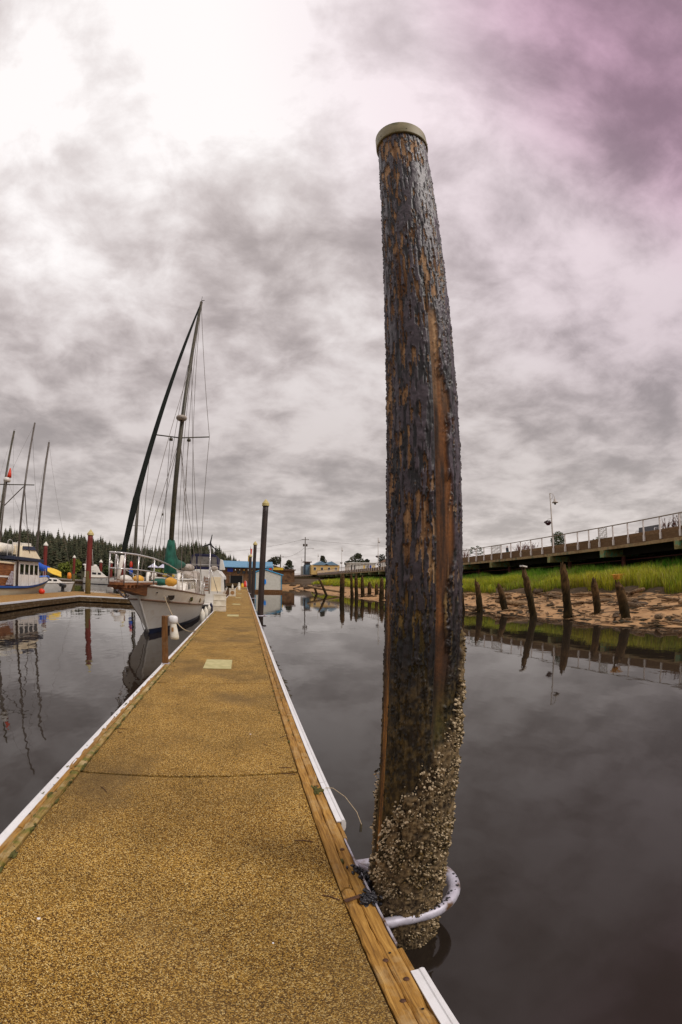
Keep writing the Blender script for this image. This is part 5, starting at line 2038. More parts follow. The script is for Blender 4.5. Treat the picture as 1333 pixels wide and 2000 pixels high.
# ---- blue and white tug on the left
tg_ = empty('tug_boat', (-16.7, 22.6, 0), R(-2))
tag(tg_, 'cream hulled tug with blue trim and white wheelhouse at the left dock', 'tug boat', 'boats in the marina')
H3 = Hull(11.6, 10.4, 1.65, lambda u: .95 + .95 * max(0, u - .45) ** 1.6 * 2.2 * .9, -.7, .75, 2.8, .75, .75)
zt = lambda u: H3.sheer(u) - .16
H3.strip(zt, lambda u: .05, 30, 6).build('hull', 'cream_paint', tg_, True)
H3.strip(H3.sheer, zt, 30, 2, .02).build('blue_sheer_band', 'blue_paint', tg_, True)
H3.strip(lambda u: .05, lambda u: -.68, 30, 4).build('hull_bottom', 'navy_paint', tg_, True)
H3.rail(zt, .035, .03).build('rub_rail', 'black_rubber', tg_, True)
H3.deckmesh(.2).build('deck', 'grey_canvas', tg_)
wh = MB()
wh.prism([(4.2, .9), (4.2, 2.52), (7.65, 2.62), (7.85, 1.55), (7.85, .9)], 'x', -1.05, 1.25)
wh.build('wheelhouse', 'hull_white', tg_, bevel=.02)
for k in range(4):
    y0 = 4.95 + .70 * k
    MB().box(1.235, 1.262, y0, y0 + .50, 1.68, 2.36).build('window', 'window_dark', tg_, bevel=.01)
MB().box(-1.3, 1.5, 3.6, 8.05, 2.53 + .06, 2.75 + .06).build('visor', 'navy_paint', tg_, bevel=.03)
fb = MB()
fb.add([(-1.1, 4.9, 2.82), (1.3, 4.9, 2.82), (1.3, 7.9, 2.82), (-1.1, 7.9, 2.82), (-.9, 5.3, 3.55), (1.1, 5.3, 3.55), (1.1, 6.9, 3.68), (-.9, 6.9, 3.68)], [(0, 1, 2, 3), (4, 5, 6, 7), (0, 1, 5, 4), (1, 2, 6, 5), (2, 3, 7, 6), (3, 0, 4, 7)])
fb.build('flybridge', 'cream_paint', tg_, bevel=.03)
MB().add([(1.16, 5.28, 3.34), (1.16, 7.2, 3.40), (1.12, 6.95, 3.66), (1.12, 5.36, 3.56), (1.25, 5.22, 3.34), (1.25, 7.2, 3.40), (1.2, 6.95, 3.66), (1.2, 5.36, 3.56)], [(0, 1, 2, 3), (4, 5, 6, 7), (0, 1, 5, 4), (1, 2, 6, 5), (2, 3, 7, 6), (3, 0, 4, 7)]).build('blue_band', 'navy_paint', tg_)
MB().box(-.6, .9, 6.7, 7.0, 3.62, 3.85).build('windscreen', 'hull_white', tg_, bevel=.02)
rf = MB()
rf.tube([(.3, 3.3, 3.25), (.3, 3.5, 3.25), (.3, 5.1, 3.25), (.3, 5.25, 3.25)], [.2, .36, .36, .2], 14)
rf.build('life_raft', 'white_plastic', tg_, True)
MB().box(-.2, .9, 3.4, 5.1, 2.82, 2.95).build('raft_cradle', 'black_rubber', tg_)
ar_ = MB()
for yy in (4.0, 5.2):
    ar_.tube([(.9, yy - .3, 2.82), (.9, yy - .3, 3.55)] + [(.9, yy + .35 * math.cos(R(a)), 3.6 + .25 * math.sin(R(a))) for a in range(150, 20, -20)] + [(.9, yy + .35, 2.85)], .022, 6)
ar_.build('grab_rail', 'steel_tube', tg_)
MB().box(-1.0, 1.2, 1.2, 4.19, .9, 2.3).build('aft_cabin', 'teak', tg_, bevel=.02)
MB().box(-1.1, 1.3, 1.0, 4.19, 2.305, 2.42).build('aft_roof', 'cream_paint', tg_, bevel=.02)
MB().box(1.21, 1.24, 1.6, 4.1, 1.45, 1.55).build('trim', 'hull_white', tg_)
for k in range(6):
    y = 4.6 + 1.05 * k
    x = H3.half(min(1, y / 11.2), 1.0) - .08
    z = H3.sheer(y / 11.4)
    MB().tube([(x, y, z - .1), (x, y, z + .75)], .018, 6).build('hand_rail', 'steel_tube', tg_)
MB().prism([(3.0, 1.0), (3.7, 1.85), (3.9, 1.85), (3.9, 1.0)], 'x', 1.3, 1.36).build('ladder_board', 'galvanised_steel', tg_)
# mast with cross yard, warning cone and trolling poles
ms = MB()
ms.tube([(.1, 3.9, 2.4), (.1, 4.0, 7.9)], [.075, .06], 9)
ms.build('mast', 'mast_backlit', tg_, True)
MB().tube([(-2.6, 4.0, 7.42), (2.4, 4.0, 7.42)], .035, 6).build('yard', 'mast_metal', tg_)
for sd in (1, -1):
    MB().tube([(.1, 4.0, 6.0), (sd * 1.55, 4.0, 7.3)], .035, 6).build('strut', 'mast_backlit', tg_)
MB().lathe([(.24, 0), (.28, .12), (.24, .26), (.1, .3)], 12, (.1, 4.0, 7.6)).build('radar_dome', 'hull_white', tg_, True)
MB().lathe([(.17, 0), (.13, .25), (.05, .58), (.03, .62)], 12, (.25, 4.0, 7.9)).build('orange_cone', 'orange_red', tg_, True)
MB().tube([(1.42, 4.3, .9), (1.4, 4.45, 11.8)], [.085, .065], 8).build('trolling_pole', 'mast_backlit', tg_, True)
MB().tube([(1.40, 4.4, 7.4), (1.2, 6.4, 2.8)], .03, 6).build('pole_stay', 'mast_backlit', tg_)
for a, b in (((.1, 4, 7.8), (0, 11.2, 1.9)), ((.1, 4, 7.8), (.9, .5, 1.2)), ((1.4, 4.45, 11.7), (.1, 4, 7.6)), ((1.4, 4.43, 11), (.2, 10.8, 1.9))):
    MB().tube([a, b], .009, 4).build('stay', 'rig_wire', tg_)
bo = MB().blob((0, 0, .17), (.24, .24, .2), 12, 8, .03).build('mooring_buoy', 'orange_red', None, True)
bo.location = (-14.35, 29.2, .44)
tag(bo, 'bright orange red buoy lying on the dock under the tug bow', 'buoy')


# ---- masts of the sailboats behind the tug
def small_sailboat(name, x, y, rz, Lh, mast_h, mast_y, lean, label, spread=None, hullm='hull_white', mastm='mast_backlit', boomc=None, tarp=None):
    r = empty(name, (x, y, 0), R(rz))
    tag(r, label, 'sailboat', 'boats in the marina')
    Hs = Hull(Lh, Lh * .85, Lh * .155, lambda u: .85 + .35 * u * u, -.5, .7, 3.0, .6, .8)
    Hs.strip(Hs.sheer, lambda u: .1, 18, 4).build('hull', hullm, r, True)
    Hs.strip(lambda u: .1, lambda u: -.45, 18, 3).build('hull_bottom', 'navy_paint', r, True)
    Hs.deckmesh(.04).build('deck', 'hull_white', r)
    MB().prism([(Lh * .2, .8), (Lh * .22, 1.35), (Lh * .55, 1.3), (Lh * .66, .9)], 'x', -Lh * .08, Lh * .08).build('cabin', 'hull_white', r, bevel=.04)
    for yy in (.28, .40):
        for sd in (1, -1):
            MB().box(sd * Lh * .08 - .012, sd * Lh * .08 + .012, Lh * yy, Lh * (yy + .08), 1.05, 1.22).build('window', 'window_dark', r)
    top = (lean[0], mast_y + lean[1], mast_h)
    MB().tube([(0, mast_y, .9), top], [.125, .10], 9).build('mast', mastm, r, True)
    MB().tube([(top[0] - .12, top[1], mast_h + .12), (top[0] + .16, top[1], mast_h + .16)], .012, 4).build('wind_vane', 'rig_wire', r)
    if spread:
        t = (spread - .9) / (mast_h - .9)
        c_ = (lean[0] * t, mast_y + lean[1] * t, spread)
        MB().tube([(c_[0] - .95, c_[1], spread), (c_[0] + .95, c_[1], spread)], .025, 6).build('spreader', mastm, r)
        for sd in (1, -1):
            MB().tube([top, (c_[0] + sd * .95, c_[1], spread), (sd * Lh * .14, mast_y - .2, 1)], .008, 4).build('shroud', 'rig_wire', r)
    for e in ((0, Lh * .98, 1.15), (0, .05, .95)):
        MB().tube([top, e], .009, 4).build('stay', 'rig_wire', r)
    MB().tube([(0, mast_y - .1, 2.1), (0, mast_y - 3.6, 2.15)], .05, 8).build('boom', mastm, r, True)
    if boomc:
        b_ = MB().tube([(0, mast_y + .02, 3.5), (0, mast_y - .05, 3.0), (0, mast_y - .35, 2.5), (0, mast_y - 1.2, 2.3), (0, mast_y - 3.4, 2.25)], [.12, .22, .32, .28, .14], 10)
        b_.v = [(a + crr.uniform(-.04, .04), b, c__ + crr.uniform(-.03, .03)) for a, b, c__ in b_.v]
        b_.build('sail_cover', boomc, r, True)
    return r


small_sailboat('sailboat', -22.0, 31.6, 8, 10.5, 14.2, 4.2, (.35, 0), 'sailboat whose tall dark mast stands leftmost, behind the tug mast', None, mastm='mast_metal')
sA = small_sailboat('sailboat', -19.5, 38.2, 190, 4.7, 14.0, .9 + 0, (-.45, 0), 'sailboat with blue sail cover and yellow tarp behind the tug bow', 7.8, boomc=None)
sA.location = (-20.3, 37.9, 0)
sA.rotation_euler = (0, 0, R(-65))
b_ = MB().tube([(0, .9, 3.45), (0, .85, 3.0), (0, .75, 2.5), (.0, .2, 2.3), (0, -.6, 2.3)], [.10, .26, .36, .34, .2], 10)
b_.tube([(0, 1.0, 2.5), (0, 1.5, 2.25), (0, 2.2, 2.15)], [.3, .3, .22], 10)
b_.v = [(a + crr.uniform(-.04, .04), b, c__ + crr.uniform(-.04, .04)) for a, b, c__ in b_.v]
b_.build('sail_cover', 'blue_canvas', sA, True)
tp_ = MB()
n = 8
for th in (0, .03):
    for i in range(n + 1):
        for j in range(n + 1):
            u, v_ = i / n, j / n
            tp_.v.append((-.9 + 1.8 * u, 2.0 + 1.35 * v_, 2.45 - .65 * abs(u - .5) * 1.4 - .45 * v_ + .04 * math.sin(9 * u + 5 * v_) - th))
for th in (0, 1):
    for i in range(n):
        for j in range(n):
            a = th * (n + 1) ** 2 + i * (n + 1) + j
            tp_.f.append((a, a + 1, a + n + 2, a + n + 1))
tp_.build('tarp', 'yellow_tarp', sA, True)
small_sailboat('sailboat', -10.6, 40.0, 10, 9.5, 10.9, 3.9, (.15, 0), 'sailboat behind the big one, its two thin masts by the furled sail', 7.06, mastm='mast_metal')
mz2 = [o for o in sc.objects if o.name.startswith('sailboat') and o.get('label', '').startswith('sailboat behind the big')][0]
MB().tube([(.28, 3.2, .9), (.30, 3.2, 10.4)], [.06, .045], 8).build('mizzen_mast', 'mast_metal', mz2, True)
MB().blob((-.2, 3.7, 3.15), (.16, .16, .34), 10, 7, .05).build('red_bundle', 'orange_red', mz2, True)
MB().blob((-.2, 3.7, 2.5), (.2, .2, .4), 10, 7, .05).build('blue_bundle', 'blue_canvas', mz2, True)


# ---- small cabin runabout, its outboard and a grey skiff
rb = empty('cabin_runabout', (-16.9, 40.6, 0), R(193))
tag(rb, 'small white cabin boat behind the wooden dock beside the tug bow', 'motor boat', 'boats in the marina')
rb.rotation_euler = (0, 0, R(-62))
rb.location = (-18.6, 36.4, 0)
H5 = Hull(3.6, 3.2, .8, lambda u: .95 + .22 * u, -.3, .9, 2.6, .5, .8)
H5.strip(H5.sheer, lambda u: .08, 16, 4).build('hull', 'hull_white', rb, True)
H5.strip(lambda u: .08, lambda u: -.25, 16, 3).build('hull_bottom', 'navy_paint', rb, True)
H5.rail(H5.sheer, .03, .01).build('rub_rail', 'bulwark_white', rb, True)
H5.deckmesh(.02).build('deck', 'hull_white', rb)
MB().prism([(.9, .95), (1.0, 1.42), (2.0, 1.40), (2.7, 1.05)], 'x', -.5, .5).build('cabin', 'hull_white', rb, bevel=.05)
for yy in (1.15, 1.65):
    for sd in (1, -1):
        MB().box(sd * .5 - .012, sd * .5 + .012, yy, yy + .34, 1.18, 1.34).build('window', 'window_dark', rb)
ob = empty('outboard_motor', (-15.15, 34.9, .44))
tag(ob, 'dark outboard motor tilted up at the edge of the wooden dock', 'outboard motor')
MB().box(-.28, .28, -.2, .2, .36, .66, rot=(0, R(12), 0)).build('engine_cover', 'dark_motor', ob, bevel=.07)
MB().box(-.12, .12, -.12, .12, .02, .36).build('shaft_leg', 'dark_motor', ob, bevel=.03)
MB().tube([(-.25, 0, .5), (-.5, 0, .62)], .03, 6).build('tiller', 'black_rubber', ob)
MB().box(-.3, .3, -.3, .3, 0, .03).build('base_plate', 'dark_motor', ob)
dn = empty('dinghy', (-10.6, 35.4, .445), R(50))
tag(dn, 'small white dinghy standing on its side on the wooden dock by the bow', 'dinghy')
H6 = Hull(1.9, 1.7, .55, lambda u: .45 + .1 * u, -.02, .85, 2.6, .4, .8)
for nm, ms_ in (('hull', H6.strip(H6.sheer, lambda u: 0.0, 14, 4)), ('gunwale', H6.rail(H6.sheer, .035, 0))):
    o = ms_.build(nm, 'hull_white' if nm == 'hull' else 'bulwark_white', dn, True)
    o.rotation_euler = (0, R(72), 0)
    o.location = (0, -.8, .56)
MB().box(-.05, .1, -.25, .2, .16, .50).build('seat_opening', 'window_dark', dn)

# ---- motor yacht far across the basin
my = empty('motor_yacht', (-31.3, 82.2, 0), R(-72))
tag(my, 'white motor yacht with flybridge moored across the basin', 'motor yacht', 'boats in the marina')
H7 = Hull(6.6, 6.0, 1.3, lambda u: 1.15 + .45 * u * u, -.4, .9, 3.0, .5, .8)
H7.strip(H7.sheer, lambda u: .1, 18, 4).build('hull', 'hull_white', my, True)
H7.strip(lambda u: .1, lambda u: -.35, 18, 3).build('hull_bottom', 'navy_paint', my, True)
H7.rail(H7.sheer, .05, .02).build('rub_rail', 'brown_rail', my, True)
H7.deckmesh(.03).build('deck', 'hull_white', my)
MB().prism([(.3, 1.2), (.3, 2.35), (3.4, 2.45), (4.6, 1.55), (5.4, 1.4)], 'x', -.95, .95).build('cabin', 'hull_cream', my, bevel=.04)
MB().prism([(.3, 2.46), (.2, 3.35), (2.9, 3.35), (3.3, 2.47)], 'x', -.85, .85).build('flybridge', 'hull_cream', my, bevel=.05)
for sd in (1, -1):
    for (a, b) in ((.6, 1.5), (1.75, 2.6), (2.85, 3.5)):
        MB().box(sd * .955 - .015, sd * .955 + .015, a, b, 1.8, 2.2).build('window', 'window_dark', my)
    for a in (3.6, 4.7):
        MB().lathe([(.11, -.02), (.11, .02)], 12).build('porthole', 'window_dark', my).location = (sd * 1.22 if a < 4 else sd * 1.05, a, 1.05)
wsx = MB().add([(-.8, 3.45, 2.44), (.8, 3.45, 2.44), (.86, 4.5, 1.62), (-.86, 4.5, 1.62), (-.8, 3.48, 2.48), (.8, 3.48, 2.48), (.86, 4.53, 1.66), (-.86, 4.53, 1.66)], [(0, 1, 2, 3), (4, 5, 6, 7), (0, 1, 5, 4), (1, 2, 6, 5), (2, 3, 7, 6), (3, 0, 4, 7)])
wsx.build('windscreen', 'window_dark', my)
MB().tube([(-.4, .4, 3.3), (-.2, .6, 6.5)], .06, 6).tube([(.4, 1.9, 3.3), (.2, 1.6, 6.5)], .06, 6).tube([(-.25, .6, 5.6), (.25, 1.65, 5.6)], .04, 5).build('mast_frame', 'grey_canvas', my)
for x, y in ((-.5, 2.3), (.4, .2)):
    MB().blob((x, y, 3.5), (.4, .4, .2), 10, 6, .05).build('radar_dome', 'hull_white', my, True)
by = MB().lathe([(.1, 0), (.42, .12), (.45, .7), (.34, 1.2), (.05, 1.32)], 14).build('orange_buoy', 'buoy_orange', None, True)
by.location = (-35.4, 84.8, .55)
tag(by, 'orange buoy standing on the far pale dock', 'buoy')
bx = MB().blob((-29.3, 84.3, .75), (.35, .3, .25), 10, 6, .1).build('blue_tub', 'bright_blue', None, True)
tag(bx, 'small bright blue tub on the far dock near the red pile', 'tub')


def umbrella(x, y, label):
    r = empty('parasol', (x, y, .5))
    tag(r, label, 'parasol', 'parasols beyond the basin')
    MB().tube([(0, 0, 0), (0, 0, 3.7)], .05, 7).build('pole', 'mast_backlit', r)
    m_ = MB()
    nn = 8
    pts = [(1.05 * math.cos(6.2832 * k / nn), 1.05 * math.sin(6.2832 * k / nn), 3.15) for k in range(nn)]
    pts2 = [(1.0 * math.cos(6.2832 * k / nn), 1.0 * math.sin(6.2832 * k / nn), 3.10) for k in range(nn)]
    m_.add(pts + pts2 + [(0, 0, 3.85), (0, 0, 3.80)], [(k, (k + 1) % nn, 2 * nn) for k in range(nn)] + [(nn + (k + 1) % nn, nn + k, 2 * nn + 1) for k in range(nn)] + [(k, nn + k, nn + (k + 1) % nn, (k + 1) % nn) for k in range(nn)])
    m_.build('canopy', 'blue_white_fabric', r)
    return r


umbrella(-16.4, 78.4, 'left one of two pale parasols seen behind the sailboat')
umbrella(-14.7, 78.7, 'right one of two pale parasols seen behind the sailboat')
shd = empty('dock_shed', (-16.2, 80.5, 0))
tag(shd, 'low brown shed and float under the two parasols behind the sailboat', 'shed')
MB().box(-4.5, 3.5, -2.6, 2.6, .05, .5).build('float', 'dark_fascia', shd)
MB().box(-1.6, 2.6, .6, 2.4, .5, 2.5).build('wall', 'building_brown', shd)
MB().box(-1.9, 2.9, .3, 2.6, 2.505, 2.7).build('roof', 'brown_rail', shd)

# ================================================================== THINGS ON THE DOCK
wp = empty('dock_post', (-1.545, 8.56, .46))
tag(wp, 'short brown wooden post bracketed to the left edge of the dock', 'post')
pb_m = MB()
MB().box(-.055, .055, -.05, .05, -.20, .93).build('post', 'weathered_post', wp, bevel=.008)
MB().box(-.075, .085, -.07, .07, -.10, .01).build('bracket', 'galvanised_steel', wp, bevel=.006)
jg = empty('plastic_jug', (-1.385, 8.60, .935))
tag(jg, 'yellowed white plastic jug fender hung beside the wooden dock post', 'jug')
MB().lathe([(.05, .0), (.082, .012), (.088, .06), (.078, .16), (.066, .26), (.062, .31), (.05, .33)], 18, sx=1.05, sy=.85).build('body', 'white_plastic', jg, True)
MB().lathe([(.075, .325), (.088, .335), (.088, .40), (.082, .44), (.05, .462), (.01, .465)], 18, sx=1.1, sy=.9).build('lid', 'white_vinyl', jg, True)
MB().tube([(-.06, 0, .45), (-.10, 0, .462), (-.145, -.01, .44)], .008, 6).build('strap', 'rope_fibre', jg)
MB().box(-.02, .02, -.082, -.074, .16, .24).build('label_patch', 'emblem_brown', jg)
for o in jg.children:
    if o.name.startswith('body'):
        for v_ in o.data.vertices:
            v_.co.x += .03 * max(0, .3 - v_.co.z) / .3

ds_ = empty('dock_steps', (-1.28, 22.9, DK))
tag(ds_, 'white moulded three tread steps standing on the dock beside the sailboat', 'steps')
stp_ = MB()
for k in range(3):
    MB().box(-.33, .33, .0 + .27 * k, .27 * (k + 1), 0, .28 * (k + 1)).build('riser', 'step_white', ds_, bevel=.012)
    MB().box(-.345, .345, -.02 + .27 * k, .27 * (k + 1) - .005, .28 * (k + 1) + .002, .28 * (k + 1) + .03).build('tread', 'step_white', ds_, bevel=.008)
dbx = empty('dock_box', (-1.13, 43.2, DK))
tag(dbx, 'white dock box with a round brown emblem on its front', 'dock box')
MB().box(-.32, .32, 0, .5, 0, .68).build('body', 'step_white', dbx, bevel=.02)
MB().box(-.34, .34, -.02, .52, .684, .75).build('lid', 'step_white', dbx, bevel=.02)
MB().tube([(0, -.012, .36), (0, .004, .36)], .19, 20).build('emblem', 'emblem_brown', dbx)
wbt = MB().lathe([(.05, 0), (.09, .02), (.09, .26), (.04, .34), (.04, .42), (.02, .46)], 12).build('white_bottle', 'white_plastic', None, True)
wbt.location = (-1.13, 43.4, DK + .752)
tag(wbt, 'white bottle standing on the dock box lid', 'bottle')
for (x, y, r_, h_, m__, lb, nm, ct) in ((-.75, 66, .22, 1.0, 'white_plastic', 'white power pedestal on the left side of the far dock', 'power_pedestal', 'pedestal'),
                                       (-.9, 80, .25, 1.1, 'white_plastic', 'second white pedestal farther along the left side of the dock', 'power_pedestal', 'pedestal'),
                                       (-.35, 92, .28, .9, 'yellow_tarp', 'yellow tub at the far end of the dock', 'dock_tub', 'tub'),
                                       (.25, 99, .34, 1.35, 'orange_red', 'red upright bundle at the far end of the dock', 'dock_tub', 'tub'),
                                       (1.0, 104, .42, 1.35, 'blue_white_fabric', 'pale blue upright bundle at the far end of the dock', 'dock_tub', 'tub')):
    rt_ = empty(nm, (min(x, .3), y, DK))
    tag(rt_, lb, ct)
    MB().lathe([(r_ * .9, 0), (r_, h_ * .15), (r_ * .85, h_ * .75)], 12).build('body', m__, rt_, True)
    MB().lathe([(r_ * .8, h_ * .752), (r_ * .6, h_ * .95), (.03, h_)], 12).build('lid', m__, rt_, True)

# ================================================================== BUILDINGS
bh_t = empty('boathouse', (1.83, 75.0, 0))
tag(bh_t, 'white floating boathouse with lap siding and bright blue trim', 'boathouse')
WB = 4.55
zl, zp, zr_ = 3.35, 3.85, 2.95
wall = MB().prism([(0, .45), (WB, .45), (WB, zr_), (1.5, zp), (0, zl)], 'y', .05, 9)
wall.build('wall', 'siding_white', bh_t)
k = 0
z = .47
while z < 3.75:
    # each course clipped under the sloping roof
    zt2 = z + .16
    x0, x1 = 0.0, WB
    if zt2 > zr_:
        x1 = WB - (zt2 - zr_) / (zp - zr_) * (WB - 1.5)
    if zt2 > zl:
        x0 = (zt2 - zl) / (zp - zl) * 1.5
    if x1 - x0 > .1:
        MB().add([(x0, .045, z), (x1, .045, z), (x1, .045, zt2), (x0, .045, zt2), (x0, .0, z), (x1, .0, z), (x1, .03, zt2), (x0, .03, zt2)], [(0, 1, 2, 3), (4, 5, 6, 7), (0, 1, 5, 4), (1, 2, 6, 5), (2, 3, 7, 6), (3, 0, 4, 7)]).build('siding_board', 'siding_white', bh_t)
    z += .165
MB().tube([(-.15, -.04, zl - .02), (1.5, -.04, zp + .08)], .09, 4).build('roof_trim', 'trim_blue', bh_t)
MB().tube([(1.5, -.04, zp + .08), (WB + .25, -.04, zr_ + .0)], .09, 4).build('roof_trim', 'trim_blue', bh_t)
MB().prism([(-.2, zl + .02), (1.5, zp + .10), (WB + .3, zr_ + .03), (WB + .3, zr_ + .12), (1.5, zp + .2), (-.2, zl + .12)], 'y', .03, 9.2).build('roof', 'roof_blue', bh_t)
for x in (.02, WB - .10):
    MB().box(x, x + .13, -.07, -.005, .45, zr_ if x > 1 else zl).build('corner_trim', 'trim_blue', bh_t)
MB().box(-.1, WB + .1, -.25, 9.2, .0, .44).build('float', 'weathered_post', bh_t)
MB().prism([(1.72 + .16 * math.cos(6.2832 * k / 16) * (1.25), 1.80 + .45 * math.sin(6.2832 * k / 16)) for k in range(16)], 'y', -.10, -.005).build('blue_hatch', 'bright_blue', bh_t)

cf = empty('pier_building', (-.5, 124.5, 0))
tag(cf, 'brown pier building with light blue roof at the end of the dock', 'building')
MB().box(-6.3, 8.6, 0, 14, 1.0, 5.35).build('wall', 'building_brown', cf)
MB().box(-6.6, 8.8, -3, 15, .2, .95).build('platform', 'dark_fascia', cf)
MB().prism([(-1.0, 5.36), (-1.0, 5.5), (5, 7.4), (5, 7.25)], 'x', -6.2, 8.7).build('roof', 'roof_blue', cf)
MB().prism([(5, 7.24), (5, 7.41), (15, 5.5), (15, 5.36)], 'x', -6.2, 8.7).build('roof', 'roof_blue', cf)
MB().box(-4.25, -2.7, -.09, -.01, 4.15, 5.1).build('sign', 'sign_blue', cf)
MB().box(-3.4, .0, -.06, -.01, 1.0, 3.1).build('doorway', 'opening_shade', cf)
for a in (-3.55, .02):
    MB().box(a, a + .13, -.1, -.012, 1.0, 3.2).build('door_frame', 'stone_grey', cf)
for k in range(6):
    MB().box(-1.5 + 1.5 * k, -.7 + 1.5 * k, -.07, -.012, 3.7, 4.5).build('window', 'window_dark', cf)
for k in range(5):
    MB().blob((-2.0 + 1.2 * k, -.6, 4.7), (.2, .2, .22), 8, 6, .1).build('hanging_float', ['white_plastic', 'grey_canvas', 'orange_cover', 'white_plastic', 'yellow_tarp'][k], cf, True)
for k in range(6):
    MB().tube([(-6 + 2.9 * k, -2.6, -.6), (-6 + 2.9 * k, -2.6, .95)], .2, 8).build('support_pile', 'utility_wood', cf)
an = empty('annex_building', (7.8, 124, 0))
tag(an, 'low annex with yellow sign roof and rust brown walls beside the blue roof', 'building')
MB().box(.6, 6.5, 1, 9, .3, 4.9).build('wall', 'building_brown', an)
MB().box(.3, 3.2, .4, 1.0, 4.95, 5.65).build('yellow_roof', 'yellow_tarp', an)
MB().box(3.3, 6.8, .4, 9.2, 4.905, 5.2).build('roof', 'brown_rail', an)
MB().box(-.9, -.1, -.5, -.42, 4.95, 5.5).build('red_sign', 'orange_red', an)
MB().box(-1.6, .2, -.4, -.3, 4.75, 5.9).build('blue_panel', 'roof_blue', an)
for (x, z0, z1, m__, lb) in ((1.6, 5.5, 11.3, 'orange_red', 'tall thin staff with a limp red flag above the blue roof'), (1.0, 5.5, 9.3, 'yellow_tarp', 'yellow banner flag beside the farthest black pile')):
    fl_ = empty('flag_pole', (x, 122.5, z0 - 1))
    tag(fl_, lb, 'flag')
    MB().tube([(0, 0, 0), (0, 0, z1 - z0 + 1)], .05, 6).build('staff', 'mast_backlit', fl_)
    h_ = z1 - z0 + 1
    MB().add([(0, 0, h_ - .5), (.45, .05, h_ - .8), (.35, -.05, h_ - 2.3), (0, 0, h_ - 2.2), (0, .03, h_ - .5), (.45, .08, h_ - .8), (.35, -.02, h_ - 2.3), (0, .03, h_ - 2.2)], [(0, 1, 2, 3), (4, 5, 6, 7), (0, 1, 5, 4), (1, 2, 6, 5), (2, 3, 7, 6), (3, 0, 4, 7)]).build('flag', m__, fl_)


def utility_pole(x, y, z0, h, label, trans=True):
    r = empty('utility_pole', (x, y, z0))
    tag(r, label, 'utility pole')
    MB().tube([(0, 0, 0), (0, 0, h)], [.22, .15], 9).build('pole', 'utility_wood', r, True)
    MB().box(-1.3, 1.3, -.08, .08, h - 1.0, h - .85).build('crossarm', 'utility_wood', r)
    for a in (-1.15, -.6, .6, 1.15):
        MB().lathe([(.05, 0), (.08, .1), (.04, .22)], 7, (a, 0, h - .848)).build('insulator', 'stone_grey', r)
    if trans:
        for a in (-.55, .55):
            MB().lathe([(.28, 0), (.30, .1), (.30, .8), (.2, .9)], 10, (a, -.1, h - 3.4)).build('transformer', 'utility_wood', r, True)
        MB().tube([(0, 0, h - 4.4), (1.8, -.6, h - 4.1), (2.6, -.8, h - 4.2)], .05, 6).build('lamp_arm', 'utility_wood', r)
        MB().blob((2.8, -.85, h - 4.25), (.4, .2, .1), 8, 5, 0).build('lamp_head', 'stone_grey', r)
    return r


utility_pole(21.9, 158.5, 4.4, 13.5, 'tall dark utility pole with transformers beyond the boardwalk')
utility_pole(13.5, 165, 3.2, 8.5, 'shorter far utility pole near the dark round tree', False)


def cable(a, b, sag, label):
    a, b = Vector(a), Vector(b)
    pts = [tuple(a + (b - a) * t - Vector((0, 0, sag * 4 * t * (1 - t)))) for t in np.linspace(0, 1, 14)]
    tag(MB().tube(pts, .035, 4).build('power_line', 'rig_wire'), label, 'cable')


cable((20.8, 158.5, 16.9), (-22, 210, 14.5), 1.5, 'power line running left from the tall utility pole')
cable((22.9, 158.5, 16.9), (140, 170, 17), 2.0, 'power line running right from the tall utility pole behind the big pile')
cable((21.9, 158.5, 14.2), (13.5, 165, 10.8), 1.2, 'sagging cable between the two utility poles')


def gable_house(name, x0, x1, y, z0, ze, zp_, label, wm, rm, peaks, depth=9):
    r = empty(name, ((x0 + x1) / 2, y, z0))
    tag(r, label, 'building')
    w_ = x1 - x0
    MB().box(-w_ / 2, w_ / 2, 0, depth, 0, ze - z0).build('wall', wm, r)
    for (cx, hw) in peaks:
        c_ = cx - (x0 + x1) / 2
        MB().prism([(c_ - hw, ze - z0 + .01), (c_, zp_ - z0), (c_ + hw, ze - z0 + .01)], 'y', -.3, depth + .2).build('roof', rm, r)
    nwin = max(2, int(w_ / 2.2))
    for k in range(nwin):
        xx = -w_ / 2 + w_ * (k + .5) / nwin
        f_ = MB().box(xx - .45, xx + .45, -.07, -.01, (ze - z0) * .45, (ze - z0) * .78).build('window', 'building_white', r)
        MB().box(xx - .36, xx + .36, -.09, -.072, (ze - z0) * .48, (ze - z0) * .75).build('pane', 'window_dark', f_)
    return r


gable_house('yellow_building', 24.0, 34.4, 157, 4.3, 7.75, 9.15, 'yellow waterfront building with two slate blue gables', 'building_yellow', 'slate_blue_roof', [(27.6, 2.7), (31.4, 2.7)])
tw = empty('lookout_tower', (23.2, 162, 4.3))
tag(tw, 'small grey lookout tower left of the yellow building', 'tower')
MB().box(-1.2, 1.2, -1.2, 1.2, 0, 3.6).build('wall', 'slate_blue_roof', tw)
MB().box(-1.0, 1.0, -1.0, 1.0, 3.61, 4.5).build('window_band', 'window_dark', tw)
MB().box(-1.6, 1.6, -1.6, 1.6, 4.51, 4.8).build('roof', 'brown_rail', tw)
MB().box(-1.5, 6, 2, 7, 0, 3.2).build('shed_wall', 'siding_white', tw)
wb_ = empty('market_building', (42.3, 154, 4.3))
tag(wb_, 'long white market building with coloured panels left of the big pile', 'building')
MB().box(-4.9, 4.9, 0, 7, 0, 4.1).build('wall', 'building_white', wb_)
MB().box(-5.2, 5.2, -.6, 7.3, 4.11, 4.4).build('roof', 'building_white', wb_)
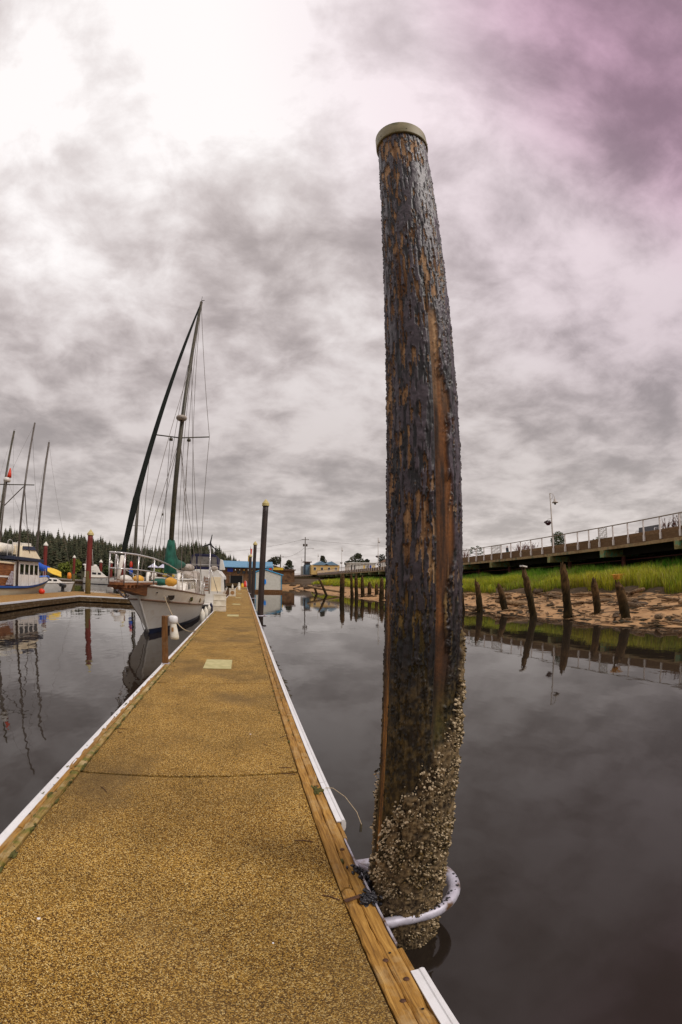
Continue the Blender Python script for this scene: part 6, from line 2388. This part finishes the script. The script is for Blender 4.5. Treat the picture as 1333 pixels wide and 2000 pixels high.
for k, m__ in enumerate(['opening_shade', 'opening_shade', 'siding_white', 'siding_white', 'yellow_tarp', 'opening_shade', 'sign_blue', 'yellow_tarp']):
    xx = -4.5 + 1.17 * k
    MB().box(xx, xx + (.55 if k < 2 else .8), -.1, -.01, .4, 3.4).build('panel', m__, wb_)
    MB().box(xx - .18, xx - .06, -.5, -.38, 0, 4.1).build('column', 'building_white', wb_)
wh2 = empty('white_cottage', (52, 150, 4.3))
tag(wh2, 'pale cottage with dark roof partly hidden by the big pile', 'building')
MB().box(-2.4, 2.4, 0, 5, 0, 4.6).build('wall', 'building_white', wh2)
MB().prism([(-2.8, 4.61), (0, 6.2), (2.8, 4.61)], 'y', -.3, 5.3).build('roof', 'building_brown', wh2)
for k in (-1.2, 1.0):
    MB().box(k - .45, k + .45, -.08, -.01, 1.6, 3.2).build('window', 'window_dark', wh2)
rh = empty('low_house', (10.5, 168, 3.2))
tag(rh, 'low rust coloured house on the far shore left of the boardwalk', 'building')
MB().box(-4, 5, 0, 7, 0, 3.0).build('wall', 'building_brown', rh)
MB().prism([(-4.5, 3.01), (.5, 4.6), (5.5, 3.01)], 'y', -.4, 7.4).build('roof', 'brown_rail', rh)
MB().box(5.4, 7.5, .5, 6, 0, 2.4).build('wall', 'stone_grey', rh)
for k in (-2.5, 0, 2.5):
    MB().box(k - .5, k + .5, -.08, -.01, 1.0, 2.2).build('window', 'window_dark', rh)

leafy_tree('leafy_tree', (41.5, 160, 4.4), [((0, 0, 5.4), (3.0, 2.6, 2.0)), ((-2.6, 0, 3.9), (2.2, 2.2, 1.4)), ((2.8, 0, 4.0), (2.2, 2, 1.3)), ((.6, 0, 7.0), (1.6, 1.6, 1.1))], 4.6, 'conifer_dark', 'broad dark tree rising behind the white market building', n=330, size=.36, tr=.25, seed=12)
leafy_tree('leafy_tree', (29.9, 166, 4.4), [((0, 0, 4.2), (1.7, 1.7, 2.0)), ((-.2, 0, 6.2), (.9, .9, 1.1))], 3.6, 'conifer_dark', 'small dark tree between the two blue gables', n=300, size=.34, tr=.2, seed=13)
leafy_tree('leafy_tree', (46.6, 163, 4.4), [((0, 0, 3.6), (1.5, 1.4, 1.4)), ((0, 0, 5.2), (.9, .9, .9))], 3, 'conifer_dark', 'small dark tree right of the broad one behind the market', n=220, size=.34, tr=.2, seed=14)
leafy_tree('leafy_tree', (51.5, 160, 4.4), [((0, 0, 6.0), (1.4, 1.4, 1.9)), ((0, 0, 4.0), (1.9, 1.8, 1.3))], 4, 'conifer_dark', 'pointed dark tree at the left edge of the big pile', n=260, size=.34, tr=.2, seed=15)
leafy_tree('leafy_tree', (10.9, 152, 3.2), [((0, 0, 5.6), (2.0, 1.8, 1.5)), ((-1.8, 0, 5.0), (1.2, 1.2, 1.0))], 4.6, 'conifer_dark', 'dark flat topped tree right of the blue roof', n=300, size=.36, tr=.25, seed=16)
leafy_tree('leafy_tree', (16.6, 166, 3.2), [((0, 0, 3.4), (2.2, 2, 1.9)), ((.3, 0, 5.3), (1.2, 1.2, 1.2))], 3, 'conifer_dark', 'dark rounded tree left of the utility pole', n=300, size=.38, tr=.25, seed=17)
